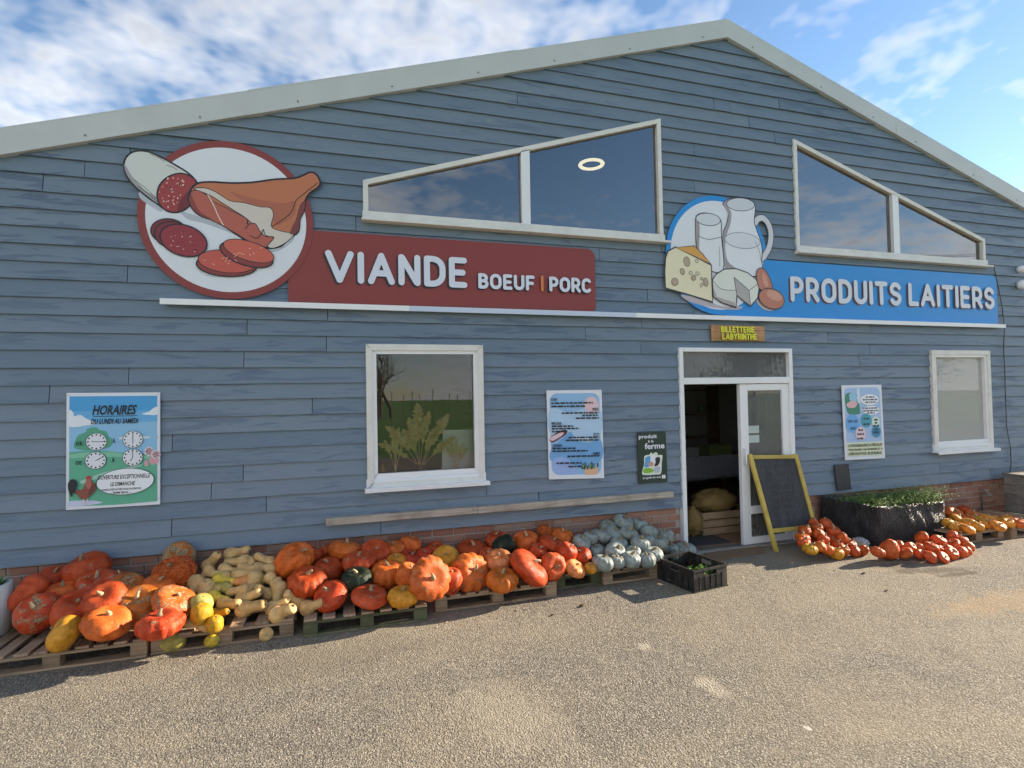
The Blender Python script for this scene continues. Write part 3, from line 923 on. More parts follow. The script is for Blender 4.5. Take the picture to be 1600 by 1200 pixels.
class Print:
    """layers of flat colour, each a fraction of a millimetre above the one below; T maps drawing coordinates to (x, z) on the wall"""
    def __init__(s, y, T=lambda x, y: (x, y), step=0.0003):
        s.y = y; s.T = T; s.step = step; s.n = 0; s.mb = MB(); s.mats = []
    def mi(s, m):
        if m not in s.mats: s.mats.append(m)
        return s.mats.index(m)
    def fill(s, pts, m):
        s.n += 1
        y = s.y - s.step * s.n
        P = [s.T(*p) for p in pts]
        tri = tessellate_polygon([[Vector((p[0], p[1], 0)) for p in P]])
        i = len(s.mb.v)
        s.mb.v += [(p[0], y, p[1]) for p in P]
        k = s.mi(m)
        for a, b_, c in tri:
            A, B, C = P[a], P[b_], P[c]
            cw = (B[0] - A[0]) * (C[1] - A[1]) - (B[1] - A[1]) * (C[0] - A[0])
            s.mb.f.append((i + a, i + b_, i + c) if cw > 0 else (i + a, i + c, i + b_)); s.mb.m.append(k)
        return s
    def rect(s, x0, y0, x1, y1, m):
        return s.fill([(x0, y0), (x1, y0), (x1, y1), (x0, y1)], m)
    def line(s, pts, wd, m, closed=False, taper=False):
        """ribbon with round ends, width in metres"""
        s.n += 1
        y = s.y - s.step * s.n
        P = [s.T(*p) for p in pts]
        if closed: P = P + [P[0]]
        k = s.mi(m)
        Lf, Rt = [], []
        n = len(P)
        for i in range(n):
            if closed:
                a, c = P[i - 1] if i > 0 else P[-2], P[i + 1] if i < n - 1 else P[1]
            else:
                a, c = P[max(i - 1, 0)], P[min(i + 1, n - 1)]
            ex, ez = c[0] - a[0], c[1] - a[1]; l = sqrt(ex * ex + ez * ez) or 1e-9
            h = wd / 2 * ((0.4 + 0.6 * sin(pi * i / (n - 1))) if taper else 1)
            # mitre
            if 0 < i < n - 1:
                d1 = Vector((P[i][0] - P[i - 1][0], P[i][1] - P[i - 1][1])).normalized() if P[i] != P[i - 1] else Vector((ex / l, ez / l))
                cs = max(0.55, abs(d1.x * ex / l + d1.y * ez / l)); h /= cs
            Lf.append((P[i][0] - ez / l * h, P[i][1] + ex / l * h)); Rt.append((P[i][0] + ez / l * h, P[i][1] - ex / l * h))
        i0 = len(s.mb.v)
        s.mb.v += [(p[0], y, p[1]) for p in Lf] + [(p[0], y, p[1]) for p in Rt]
        for i in range(n - 1):
            s.mb.f.append((i0 + n + i, i0 + n + i + 1, i0 + i + 1, i0 + i)); s.mb.m.append(k)
        if not closed and not taper:
            for (e, o_) in ((0, 1), (n - 1, n - 2)):
                dx_, dz_ = P[e][0] - P[o_][0], P[e][1] - P[o_][1]
                a0 = atan2(dz_, dx_)
                a0_ = a0
                fan = [(P[e][0] + wd / 2 * cos(a0 + g), P[e][1] + wd / 2 * sin(a0 + g)) for g in [(-pi / 2 + pi * j / 6) for j in range(7)]]
                i1 = len(s.mb.v); s.mb.v += [(p[0], y, p[1]) for p in fan]
                s.mb.f.append(tuple(range(i1, i1 + 7))); s.mb.m.append(k)
        return s
    def shape(s, pts, m, outline=None, wd=0.011, smooth=True):
        q = catmull(pts) if smooth else pts
        s.fill(q, m)
        if outline is not None: s.line(q, wd, outline, True)
        return s
    def build(s, name, parent):
        return s.mb.build(name, s.mats, parent)

# rounded stroke lettering ---------------------------------------------
def el(cx, cy, rx, ry, a0, a1, n=9):
    return [(cx + rx * cos(radians(a0 + (a1 - a0) * i / n)), cy + ry * sin(radians(a0 + (a1 - a0) * i / n))) for i in range(n + 1)]
GLY = {
    'V': (.72, [[(0, 1), (.36, 0)], [(.36, 0), (.72, 1)]]),
    'I': (.0, [[(0, 0), (0, 1)]]),
    'A': (.7, [[(0, 0), (.35, 1)], [(.35, 1), (.7, 0)], [(.13, .32), (.57, .32)]]),
    'N': (.56, [[(0, 0), (0, 1)], [(.03, .98), (.53, .02)], [(.56, 0), (.56, 1)]]),
    'D': (.56, [[(0, 0), (0, 1)], [(0, 1), (.2, 1)] + el(.2, .62, .36, .38, 90, 0, 6) + el(.2, .38, .36, .38, 0, -90, 6) + [(0, 0)]]),
    'E': (.46, [[(0, 0), (0, 1)], [(0, 1), (.46, 1)], [(0, 0), (.46, 0)], [(0, .5), (.4, .5)]]),
    'F': (.44, [[(0, 0), (0, 1)], [(0, 1), (.44, 1)], [(0, .48), (.38, .48)]]),
    'B': (.5, [[(0, 0), (0, 1)], [(0, 1), (.24, 1)] + el(.24, .76, .22, .24, 90, -90) + [(0, .52)], [(.24, .52)] + el(.26, .26, .24, .26, 90, -90) + [(0, 0)]]),
    'O': (.62, [el(.31, .66, .31, .34, 0, 180, 10) + [(0, .34)], [(0, .36)] + el(.31, .34, .31, .34, 180, 360, 10) + [(.62, .66)]]),
    'U': (.56, [[(0, 1), (0, .3)] + el(.28, .3, .28, .3, 180, 360, 10) + [(.56, 1)]]),
    'P': (.5, [[(0, 0), (0, 1)], [(0, 1), (.24, 1)] + el(.24, .7, .26, .3, 90, -90) + [(0, .4)]]),
    'R': (.52, [[(0, 0), (0, 1)], [(0, 1), (.24, 1)] + el(.24, .7, .26, .3, 90, -90) + [(0, .4)], [(.27, .4), (.52, 0)]]),
    'C': (.5, [el(.3, .66, .3, .34, 40, 180, 8) + el(.3, .34, .3, .34, 180, 320, 8)]),
    'T': (.56, [[(0, 1), (.56, 1)], [(.28, 1), (.28, 0)]]),
    'S': (.5, [el(.25, .74, .25, .26, 25, 180, 8) + [(.03, .62), (.12, .54), (.38, .46), (.47, .38)] + el(.25, .26, .25, .26, 0, -155, 8)]),
    'L': (.44, [[(0, 1), (0, 0)], [(0, 0), (.44, 0)]]),
    'Y': (.6, [[(0, 1), (.3, .5)], [(.3, .5), (.6, 1)], [(.3, .5), (.3, 0)]]),
    'H': (.54, [[(0, 0), (0, 1)], [(.54, 0), (.54, 1)], [(0, .5), (.54, .5)]]),
}
def stroke_text(pr, txt, x0, x1, z0, z1, th, m, dx=0.0, dz=0.0):
    """letters of stroke thickness th filling the box exactly"""
    H_ = z1 - z0 - th
    gap = 0.34
    wtot = sum(0.40 if c == ' ' else GLY[c][0] + gap for c in txt) - gap
    sx = (x1 - x0 - th) / wtot
    x = x0 + th / 2
    for c in txt:
        if c == ' ':
            x += 0.40 * sx; continue
        wd, st = GLY[c]
        for pl in st:
            pr.line([(x + a * sx + dx, z0 + th / 2 + b_ * H_ + dz) for a, b_ in pl], th, m)
        x += (wd + gap) * sx

# font lettering for small print -----------------------------------------
_TXT = {}
def font_polys(txt):
    if txt in _TXT: return _TXT[txt]
    cu = bpy.data.curves.new('t', 'FONT'); cu.body = txt; cu.resolution_u = 2; cu.offset = 0.026
    ob = bpy.data.objects.new('t', cu); COL.objects.link(ob)
    bpy.context.view_layer.update()
    dg = bpy.context.evaluated_depsgraph_get()
    me = bpy.data.meshes.new_from_object(ob.evaluated_get(dg))
    vs = [(v.co.x, v.co.y) for v in me.vertices]; fs = [tuple(p.vertices) for p in me.polygons]
    bpy.data.objects.remove(ob); bpy.data.curves.remove(cu); bpy.data.meshes.remove(me)
    xs = [v[0] for v in vs]; ys = [v[1] for v in vs]
    _TXT[txt] = (vs, fs, min(xs), max(xs), min(ys), max(ys))
    return _TXT[txt]
def font_text(pr, txt, x0, x1, y0, y1, m, shear=0.0, keep=False, dx=0.0):
    vs, fs, a, b_, c, d = font_polys(txt)
    pr.n += 1
    y = pr.y - pr.step * pr.n
    i = len(pr.mb.v); k = pr.mi(m)
    for (px, py) in vs:
        fx, fy = (px - a) / (b_ - a), (py - c) / (d - c)
        X = x0 + (x1 - x0) * fx + shear * (fy - .5) * (y1 - y0) + dx; Y = y0 + (y1 - y0) * fy
        P = pr.T(X, Y); pr.mb.v.append((P[0], y, P[1]))
    for f in fs:
        pr.mb.f.append(tuple(i + j for j in f)); pr.mb.m.append(k)
def word_marks(pr, x0, x1, yc, h, m, seed, right=False):
    """a line of print too small to read in the photograph: short dark word shapes"""
    r = random.Random(seed)
    x = x0
    while x < x1 - 0.01:
        l = min(r.uniform(0.03, 0.10), x1 - x)
        pr.rect(x, yc - h / 2, x + l, yc + h / 2, m)
        pr.n -= 1
        x += l + 0.016
    pr.n += 1

INK, WHITE = ink('1b1a22'), ink('e4e7ee')
# ---- maroon meat sign
sg = thing('meat_sign', (0.6, YS, 2.9), 'maroon butcher sign lettered VIANDE with a round picture of ham and salami', 'sign')
MAR = ink('8c3734')
bd = MB()
band = [(-0.5, 2.905)] + [(2.81 - .07 + .07 * cos(g), 2.905 + .07 + .07 * sin(g)) for g in [-pi / 2 + pi / 2 * i / 6 for i in range(7)]] + [(2.81 - .09 + .09 * cos(g), 3.635 - .09 + .09 * sin(g)) for g in [pi / 2 * i / 6 for i in range(7)]] + [(-0.5, 3.635)]
bd.prism(band, YS, -0.046); bd.build('band_panel', MAR, sg)
bd = MB(); bd.prism(ellipse(-1.02, 3.68, 0.757, 0.757, 0, 72), YS - 0.004, YS - 0.0005); disc = bd.build('round_panel', MAR, sg)
zz5 = lambda x, y: (lambda q: (q.x, q.z))(onwall(180 + x / 4.2105, 210 + y / 4.2105, YS))
pr = Print(YS - 0.004, zz5)
idt = pr.T
pr.T = lambda x, y: (x, y)
pr.fill(ellipse(-1.02, 3.68, 0.692, 0.692, 0, 72), WHITE)
pr.T = idt
SHD = ink('b9bfc9')
pr.shape([(170, 380), (300, 480), (300, 510), (230, 470), (165, 420)], SHD)
pr.shape([(440, 510), (560, 545), (720, 610), (880, 700), (760, 650), (600, 590), (480, 560)], SHD)
pr.shape([(1000, 748), (1110, 735), (1180, 670), (1160, 710), (1080, 765), (1010, 775)], SHD)
pr.shape([(530, 880), (600, 930), (700, 940), (600, 925), (560, 900)], SHD)
pr.shape([(60, 185), (95, 130), (150, 110), (220, 116), (300, 150), (400, 205), (480, 255), (530, 305), (540, 340), (515, 420), (480, 480), (420, 512), (350, 508), (280, 460), (215, 415), (130, 340), (75, 270)], ink('d6d9d3'), INK, 0.016)
pr.shape([(62, 195), (76, 262), (130, 335), (215, 408), (282, 455), (280, 420), (200, 370), (115, 280)], ink('a59fa4'))
for a, c in (((130, 300), (270, 420)), ((150, 340), (280, 448)), ((230, 130), (330, 180)), ((340, 205), (410, 235))):
    pr.line([a, ((a[0] + c[0]) / 2 + 4, (a[1] + c[1]) / 2 - 3), c], 0.004, INK)
pr.shape([(278, 410), (290, 345), (330, 295), (390, 265), (450, 260), (510, 285), (535, 322), (520, 400), (480, 480), (420, 512), (350, 508), (300, 470)], ink('a33a3b'), INK, 0.014)
pr.shape([(532, 330), (518, 400), (480, 476), (420, 508), (412, 480), (440, 420), (490, 370)], ink('74262c'))
rs = random.Random(3)
for i in range(46):
    g, d = rs.uniform(0, 6.28), sqrt(rs.uniform(0, 1))
    x, y = 385 + 92 * d * cos(g), 385 + 105 * d * sin(g)
    if x + y * .25 < 545:
        pr.fill(ellipse(x, y, rs.uniform(3, 9), rs.uniform(2, 6), rs.uniform(0, 3), 8), ink('e8c9bd') if rs.random() < .7 else ink('6d1f22')); pr.n -= 1
pr.n += 1
pr.shape([(520, 340), (560, 320), (640, 315), (760, 322), (900, 318), (1050, 298), (1180, 290), (1240, 270), (1280, 252), (1320, 262), (1348, 310), (1340, 345), (1280, 390), (1250, 440), (1240, 510), (1215, 560), (1205, 640), (1150, 680), (1100, 730), (1040, 748), (980, 745), (900, 720), (800, 660), (720, 605), (640, 565), (560, 535), (510, 490), (485, 430), (495, 375)], ink('c47650'), INK, 0.018)
pr.shape([(760, 380), (900, 420), (1100, 455), (1180, 440), (1190, 500), (1150, 560), (1050, 600), (1040, 530), (1010, 480), (930, 468), (840, 440)], ink('b3664c'))
pr.shape([(520, 360), (590, 355), (650, 375), (700, 405), (760, 440), (850, 452), (950, 478), (1020, 485), (1042, 530), (1030, 610), (1100, 640), (1175, 660), (1100, 728), (1010, 745), (950, 640), (870, 560), (780, 500), (700, 450), (620, 400)], ink('d8cdc2'), INK, 0.007)
pr.shape([(500, 385), (540, 370), (600, 400), (640, 440), (700, 470), (800, 520), (868, 560), (872, 592), (920, 588), (955, 640), (990, 672), (1045, 678), (1010, 725), (985, 743), (900, 716), (800, 656), (700, 598), (600, 548), (520, 500), (490, 440)], ink('b9604f'), INK, 0.007)
pr.shape([(488, 430), (500, 395), (520, 440), (560, 510), (640, 562), (560, 533), (510, 488)], ink('8c3c3a'))
pr.shape([(1250, 440), (1240, 510), (1215, 560), (1205, 638), (1152, 660), (1165, 610), (1190, 560), (1215, 470)], ink('7f3a39'))
pr.line(catmull([(612, 402), (650, 470), (680, 540), (712, 596)], False), 0.012, ink('e0c4b8'))
pr.line(catmull([(1030, 610), (1100, 565), (1160, 512), (1190, 440), (1240, 395), (1332, 322)], False), 0.006, INK)
pr.line(catmull([(868, 560), (876, 600), (855, 622)], False), 0.007, INK)
pr.line(catmull([(890, 668), (930, 685), (960, 660), (975, 628), (990, 665), (1040, 678)], False), 0.007, INK)
SAL, SAL2 = ink('97303a'), ink('7c2531')
pr.shape(ellipse(355, 640, 118, 82, .1, 14), SAL2, INK, 0.011)
pr.shape(ellipse(385, 665, 125, 88, .18, 14), SAL2, INK, 0.011)
pr.shape(ellipse(452, 700, 158, 100, .3, 14), SAL, INK, 0.014)
for i in range(34):
    g, d = rs.uniform(0, 6.28), sqrt(rs.uniform(0, 1)) * .86
    pr.fill(ellipse(452 + 140 * d * cos(g), 700 + 30 * d * cos(g) + 85 * d * sin(g), rs.uniform(2, 7), rs.uniform(2, 5), 0, 8), ink('e0b9b2') if rs.random() < .5 else ink('561a20')); pr.n -= 1
pr.n += 1
pr.shape(ellipse(735, 862, 198, 74, .06, 16), ink('8e3836'), INK, 0.013)
pr.shape(ellipse(738, 838, 190, 74, .10, 16), ink('c8594a'), INK, 0.007)
pr.shape(ellipse(865, 792, 180, 72, .30, 16), ink('8e3836'), INK, 0.013)
pr.shape(ellipse(880, 770, 172, 62, .30, 16), ink('cf6350'), INK, 0.007)
for i in range(18):
    cx_, cy_ = ((700, 838), (880, 775))[i % 2]
    x, y = cx_ + rs.uniform(-110, 110), cy_ + rs.uniform(-28, 34)
    pr.fill(ellipse(x, y, rs.uniform(6, 13), 2.6, rs.uniform(-1, 1), 8), ink('eab5a3')); pr.n -= 1
pr.build('artwork', sg)
pr = Print(YS, step=0.0004)
for (txt, a, c, z0, z1, th) in (('VIANDE', -0.155, 1.29, 3.118, 3.445, 0.064), ('BOEUF', 1.41, 2.055, 3.118, 3.287, 0.037), ('PORC', 2.228, 2.735, 3.118, 3.287, 0.037)):
    stroke_text(pr, txt, a, c, z0, z1, th, ink('3b2a33'), -0.021 if th > .05 else -.013, -0.018 if th > .05 else -.012)
for (txt, a, c, z0, z1, th) in (('VIANDE', -0.155, 1.29, 3.118, 3.445, 0.064), ('BOEUF', 1.41, 2.055, 3.118, 3.287, 0.037), ('PORC', 2.228, 2.735, 3.118, 3.287, 0.037)):
    stroke_text(pr, txt, a, c, z0, z1, th, ink('dfe3f0'))
pr.rect(2.128, 3.118, 2.158, 3.29, ink('d98246'))
pr.build('lettering', sg)['kind'] = 'stuff'

# ---- blue dairy sign
sg = thing('dairy_sign', (7.0, YS, 2.9), 'bright blue dairy sign lettered PRODUITS LAITIERS with a round picture of milk and cheese', 'sign')
BLU = ink('1f8fdc')
bd = MB()
band = [(4.6, 2.905)] + [(9.54 - .06 + .06 * cos(g), 2.905 + .06 + .06 * sin(g)) for g in [-pi / 2 + pi / 2 * i / 6 for i in range(7)]] + [(9.54 - .09 + .09 * cos(g), 3.65 - .09 + .09 * sin(g)) for g in [pi / 2 * i / 6 for i in range(7)]] + [(4.6, 3.65)]
bd.prism(band, YS, -0.046); bd.build('band_panel', BLU, sg)
bd = MB(); bd.prism(ellipse(4.51, 3.667, 0.75, 0.75, 0, 72), YS - 0.004, YS - 0.0005); bd.build('round_panel', BLU, sg)
zz6 = lambda x, y: (lambda q: (q.x, q.z))(onwall(1020 + x / 5.4556, 290 + y / 5.4556, YS))
pr = Print(YS - 0.004)
pr.fill(ellipse(4.51, 3.667, 0.685, 0.685, 0, 72), WHITE)
pr.T = zz6
LN, MILK, MSH = ink('3f3b40'), ink('e6e8ee'), ink('a49c9f')
pr.shape([(240, 930), (400, 965), (505, 1000), (600, 1030), (760, 1030), (700, 1060), (480, 1035), (300, 985)], ink('bdb3bb'))
pr.shape([(870, 960), (900, 1020), (960, 1062), (1030, 1065), (960, 1030), (910, 985)], ink('c9bcc0'))
hd = [(872, 318), (895, 285), (935, 278), (975, 315), (1000, 380), (1004, 450), (988, 530), (950, 600), (925, 625)]
pr.line(catmull(hd, False), 0.092, LN); pr.line(catmull(hd, False), 0.074, ink('d4d3d8'))
pr.shape([(595, 155), (650, 115), (740, 105), (830, 125), (870, 180), (862, 300), (880, 370), (915, 470), (930, 560), (925, 640), (930, 700), (900, 775), (620, 730), (600, 600), (595, 420), (625, 330), (640, 250), (630, 200)], MILK, LN, 0.013)
pr.shape([(598, 160), (640, 125), (636, 175), (665, 230), (660, 320), (625, 430), (615, 540), (640, 650), (720, 720), (622, 725), (602, 600), (597, 425), (627, 330), (641, 250)], MSH)
pr.shape(ellipse(745, 162, 118, 55, .06, 14), ink('d3d6dd'), LN, 0.008)
pr.shape(ellipse(760, 470, 150, 66, .12, 14), ink('dcdfe6'), LN, 0.006)
pr.line(catmull([(872, 480), (905, 560), (918, 640)], False), 0.005, LN)
pr.shape([(362, 290), (380, 250), (440, 235), (520, 255), (575, 300), (583, 450), (597, 715), (480, 720), (380, 560), (362, 400)], MILK, LN, 0.013)
pr.shape([(364, 310), (395, 340), (392, 560), (420, 600), (380, 558), (363, 400)], MSH)
pr.shape(ellipse(468, 290, 104, 52, .12, 14), ink('d9dce2'), LN, 0.009)
pr.line(catmull([(380, 430), (470, 460), (580, 440)], False), 0.007, LN)
pr.line(catmull([(560, 520), (566, 600), (566, 690)], False), 0.005, LN)
pr.shape([(105, 620), (125, 560), (190, 525), (340, 600), (495, 680), (500, 840), (505, 995), (300, 930), (105, 875), (98, 740)], ink('ece2c0'), LN, 0.016, smooth=False)
pr.shape([(190, 530), (350, 515), (420, 585), (495, 678), (340, 600)], ink('dca24a'), LN, 0.011, smooth=False)
for (x, y, a, c, g) in ((285, 650, 26, 42, -.2), (370, 645, 13, 14, 0), (247, 735, 19, 28, -.3), (318, 745, 14, 14, 0), (375, 752, 15, 16, 0), (342, 788, 19, 22, 0), (183, 822, 27, 32, 0), (410, 795, 9, 12, 0), (445, 825, 18, 36, -.2), (410, 850, 9, 18, .3)):
    pr.shape(ellipse(x, y, a, c, g, 10), ink('b9a58c') if a > 17 else ink('ddd2b4'), LN, 0.006)
pr.shape([(500, 810), (530, 760), (600, 715), (700, 710), (800, 745), (870, 800), (900, 860), (885, 960), (825, 1030), (765, 985), (710, 935), (700, 1040), (580, 1000), (510, 950)], ink('e2e4da'), LN, 0.014, smooth=False)
pr.fill([(512, 840), (560, 880), (640, 900), (705, 895), (698, 1032), (580, 995), (515, 945)], ink('d7d8d0'))
pr.fill([(514, 880), (540, 950), (690, 1000), (698, 1032), (580, 995), (515, 945)], ink('b1aaa8'))
pr.fill([(684, 785), (706, 930), (765, 980), (824, 1024), (812, 895)], ink('b3adab'))
pr.line([(684, 785), (708, 935)], 0.009, LN); pr.line([(684, 785), (812, 897), (824, 1024)], 0.009, LN)
pr.line(catmull([(505, 815), (560, 875), (640, 895), (705, 892)], False), 0.006, LN); pr.line(catmull([(812, 895), (860, 860), (892, 830)], False), 0.006, LN)
EG, EG2 = ink('c07a63'), ink('d49a84')
pr.shape([(875, 770), (885, 722), (912, 705), (945, 722), (985, 790), (1010, 880), (960, 905), (905, 885), (885, 840)], EG, LN, 0.011)
pr.shape([(930, 740), (960, 790), (975, 860), (940, 850), (925, 790)], EG2)
pr.shape(ellipse(1002, 966, 112, 82, .42, 16), EG, LN, 0.012)
pr.shape(ellipse(1025, 940, 70, 38, .45, 12), EG2)
pr.build('artwork', sg)
pr = Print(YS, step=0.0004)
for c_, a_, b_ in ((ink('6d5a6c'), -.02, -.016), (ink('dbe0ea'), 0, 0)):
    stroke_text(pr, 'PRODUITS', 5.61, 7.555, 3.122, 3.455, 0.066, c_, a_, b_)
    stroke_text(pr, 'LAITIERS', 7.69, 9.44, 3.128, 3.46, 0.066, c_, a_, b_)
pr.build('lettering', sg)['kind'] = 'stuff'

# ---- wooden ticket sign
sg = thing('ticket_sign', (4.78, YS, 2.59), 'small wooden sign with yellow letters BILLETTERIE LABYRINTHE over the door', 'sign')
m_ = MB(); m_.box(4.375, 5.18, -0.068, -0.046, 2.592, 2.79); m_.build('board', M['signwood'], sg, bevel=0.003)
pr = Print(-0.068)
for (tx, a, c, z0, z1) in (('BILLETTERIE', 4.505, 5.01, 2.695, 2.775), ('LABYRINTHE', 4.51, 5.03, 2.605, 2.685)):
    stroke_text(pr, tx, a, c, z0, z1, 0.024, ink('4a4a10'), 0.004, -0.005); stroke_text(pr, tx, a, c, z0, z1, 0.019, ink('e6df3a'))
pr.build('lettering', sg)['kind'] = 'stuff'

# ---- posters
def poster(name, px, label, backcol):
    q = [onwall(u, v, YS) for u, v in px]        # tl, tr, br, bl
    tl, tr, br, bl = [(p.x, p.z) for p in q]
    def T(s, t):                                  # s to the right, t downwards, both 0..1
        a = ((1 - s) * tl[0] + s * tr[0], (1 - s) * tl[1] + s * tr[1]); c = ((1 - s) * bl[0] + s * br[0], (1 - s) * bl[1] + s * br[1])
        return ((1 - t) * a[0] + t * c[0], (1 - t) * a[1] + t * c[1])
    o = thing(name, ((bl[0] + br[0]) / 2, YS, (bl[1] + br[1]) / 2), label, 'poster')
    m_ = MB(); m_.prism([bl, br, tr, tl], YS, -0.0455); m_.build('panel', backcol, o)
    return o, Print(YS, T)
def rrect(x0, y0, x1, y1, rx, ry):
    out = []
    for (cx, cy, a) in ((x1 - rx, y0 + ry, -90), (x1 - rx, y1 - ry, 0), (x0 + rx, y1 - ry, 90), (x0 + rx, y0 + ry, 180)):
        out += [(cx + rx * cos(radians(a + 15 * i)), cy + ry * sin(radians(a + 15 * i))) for i in range(7)]
    return out
o, pr = poster('opening_hours_poster', ((104, 614), (250, 613), (250, 788), (103, 797)), 'opening hours poster headed HORAIRES with four clocks and a rooster', WHITE)
pr.rect(.03, .03, .97, .97, ink('8fc3e6'))
pr.rect(.03, .03, .97, .16, ink('4ba3dd')); pr.rect(.03, .16, .97, .26, ink('68b1e2'))
pr.shape([(.03, .15), (.07, .17), (.08, .20), (.14, .19), (.20, .22), (.25, .24), (.32, .265), (.2, .283), (.03, .285)], ink('e9eef5'))
pr.shape([(.97, .13), (.92, .145), (.88, .17), (.80, .19), (.88, .20), (.97, .198)], ink('e9eef5'))
pr.shape([(.55, .40), (.62, .38), (.72, .36), (.80, .385), (.90, .40), (.80, .415), (.62, .42)], ink('d7e6f4'))
pr.shape([(.03, .51), (.18, .50), (.40, .505), (.60, .53), (.97, .56), (.97, .97), (.5, .98), (.03, .97)], ink('62b394'), smooth=False)
pr.shape([(.03, .53), (.2, .515), (.45, .52), (.7, .55), (.97, .575), (.97, .6), (.5, .56), (.03, .56)], ink('86c6a8'), smooth=False)
pr.shape([(.08, .45), (.12, .37), (.2, .34), (.22, .31), (.3, .30), (.35, .325), (.42, .34), (.44, .38), (.48, .41), (.46, .47), (.36, .49), (.2, .495), (.1, .48)], ink('57a487'))
pr.shape([(.03, .93), (.15, .925), (.3, .935), (.38, .955), (.2, .97), (.03, .97)], ink('cfd3ee'))
pr.fill([(.14, .76), (.40, .69), (.80, .635), (.80, .65), (.42, .72), (.16, .785)], ink('a8d3c2'))
for (x, y) in ((.88, .525), (.955, .555)):
    for k in range(7):
        pr.fill(ellipse(x + .032 * cos(k * .9), y + .026 * sin(k * .9), .022, .018, 0, 10), ink('f3dbe0')); pr.n -= 1
    pr.n += 1
    pr.fill(ellipse(x, y, .015, .012, 0, 10), ink('d978a0'))
for (x, y) in ((.85, .63), (.92, .62), (.96, .61), (.9, .6)):
    pr.fill(ellipse(x, y, .025, .028, 0, 10), ink('d9a3ad'))
font_text(pr, 'HORAIRES', .28, .74, .195, .108, INK, -.28)
pr.rect(.28, .203, .755, .208, INK)
font_text(pr, 'DU LUNDI AU SAMEDI', .26, .76, .273, .226, INK, -.25)
for (x, y, hh, mm) in ((.315, .425, 9, 15), (.705, .415, 6, 0), (.31, .587, 2, 10), (.705, .573, 7, 0)):
    pr.fill(ellipse(x, y, .113, .076, 0, 28), INK); pr.fill(ellipse(x, y, .107, .072, 0, 28), WHITE)
    for k in range(12):
        g = 2 * pi * k / 12
        pr.fill(ellipse(x + .088 * sin(g), y - .060 * cos(g), .010, .008, 0, 6), INK); pr.n -= 1
    pr.n += 1
    for (g, l) in ((2 * pi * (hh / 12 + mm / 720), .5), (2 * pi * mm / 60, .8)):
        pr.line([(x, y), (x + .10 * l * sin(g), y - .07 * l * cos(g))], 0.005, INK)
for (tx, x, y) in (('DE', .11, .44), ('À', .485, .43), ('DE', .105, .605), ('À', .48, .595)):
    font_text(pr, tx, x, x + (.06 if tx == 'DE' else .03), y + .012, y - (.02 if tx == 'DE' else .032), INK)
pr.fill(ellipse(.63, .78, .312, .116, -.03, 36), INK); pr.fill(ellipse(.63, .78, .306, .112, -.03, 36), ink('eff2f6'))
font_text(pr, 'OUVERTURE EXCEPTIONNELLE', .335, .895, .755, .718, INK, -.2)
font_text(pr, 'LE DIMANCHE', .47, .73, .815, .78, INK, -.2)
font_text(pr, 'CONSULTEZ NOTRE PAGE FACEBOOK', .37, .80, .853, .836, INK)
font_text(pr, '~ FERME BEUN ~', .47, .68, .883, .865, INK)
pr.shape([(.045, .86), (.03, .82), (.03, .77), (.06, .74), (.10, .745), (.125, .78), (.11, .83), (.12, .87), (.08, .85), (.07, .89)], ink('20242e'))
pr.shape([(.11, .835), (.17, .83), (.20, .79), (.22, .75), (.26, .755), (.30, .80), (.31, .84), (.26, .885), (.2, .92), (.15, .90), (.12, .87)], ink('8f4f43'))
pr.shape([(.21, .80), (.215, .755), (.24, .735), (.265, .75), (.27, .80), (.25, .835)], ink('b3685a'))
pr.shape([(.215, .745), (.22, .72), (.25, .715), (.265, .74), (.24, .745)], ink('c4313a'))
pr.shape([(.255, .82), (.30, .78), (.315, .80), (.29, .86), (.24, .885)], ink('6f3a35'))
for x in (.19, .23): pr.line([(x, .915), (x, .945), (x - .02, .953)], 0.008, ink('e3dccf'))
pr.build('print', o)
sc_ = MB()
for (s, t_) in ((.02, .02), (.98, .02), (.02, .98), (.98, .945), (.975, .4)):
    p = pr.T(s, t_); sc_.tube([(p[0], YS - 0.003, p[1]), (p[0], YS, p[1])], 0.004, 6)
sc_.build('screws', M['rivet'], o)

o, pr = poster('weekly_offers_poster', ((854, 610), (940, 609), (944, 747), (858, 749)), 'pale blue poster of daily offers between the window and the door', WHITE)
pr.shape(rrect(.05, .035, .955, .955, .13, .09), ink('93bfe6'), smooth=False)
pr.shape([(.06, .2), (.4, .25), (.94, .2), (.94, .55), (.6, .58), (.06, .5)], ink('b4d2ee'))
pr.shape([(.055, .66), (.22, .56), (.40, .47), (.5, .55), (.7, .60), (.95, .56), (.95, .80), (.5, .86), (.055, .80)], ink('74abdf'))
pr.shape([(.08, .78), (.3, .76), (.45, .85), (.5, .93), (.25, .945), (.09, .9)], ink('9db7ea'))
pr.shape([(.66, .17), (.70, .11), (.80, .075), (.88, .10), (.93, .16), (.92, .24), (.80, .265), (.70, .24)], ink('e7c6cc'))
pr.shape([(.03, .545), (.10, .50), (.24, .455), (.33, .45), (.32, .50), (.10, .585), (.04, .575)], ink('6d3a3f'))
pr.shape([(.04, .54), (.12, .505), (.27, .47), (.26, .505), (.10, .565), (.045, .563)], ink('e6c9d2'))
pr.shape([(.62, .885), (.90, .88), (.87, .955), (.66, .96)], ink('e2b391'), smooth=False)
for i in range(22):
    pr.fill(ellipse(.60 + .30 * rs.random(), .83 + .05 * rs.random(), .03, .014, rs.random() * 3, 8), ink(('35434a', '2d4638', '4e7f9a', '7ba36e')[i % 4]))
pr.line([(.42, .545), (.72, .55)], 0.012, ink('e4edf7'))
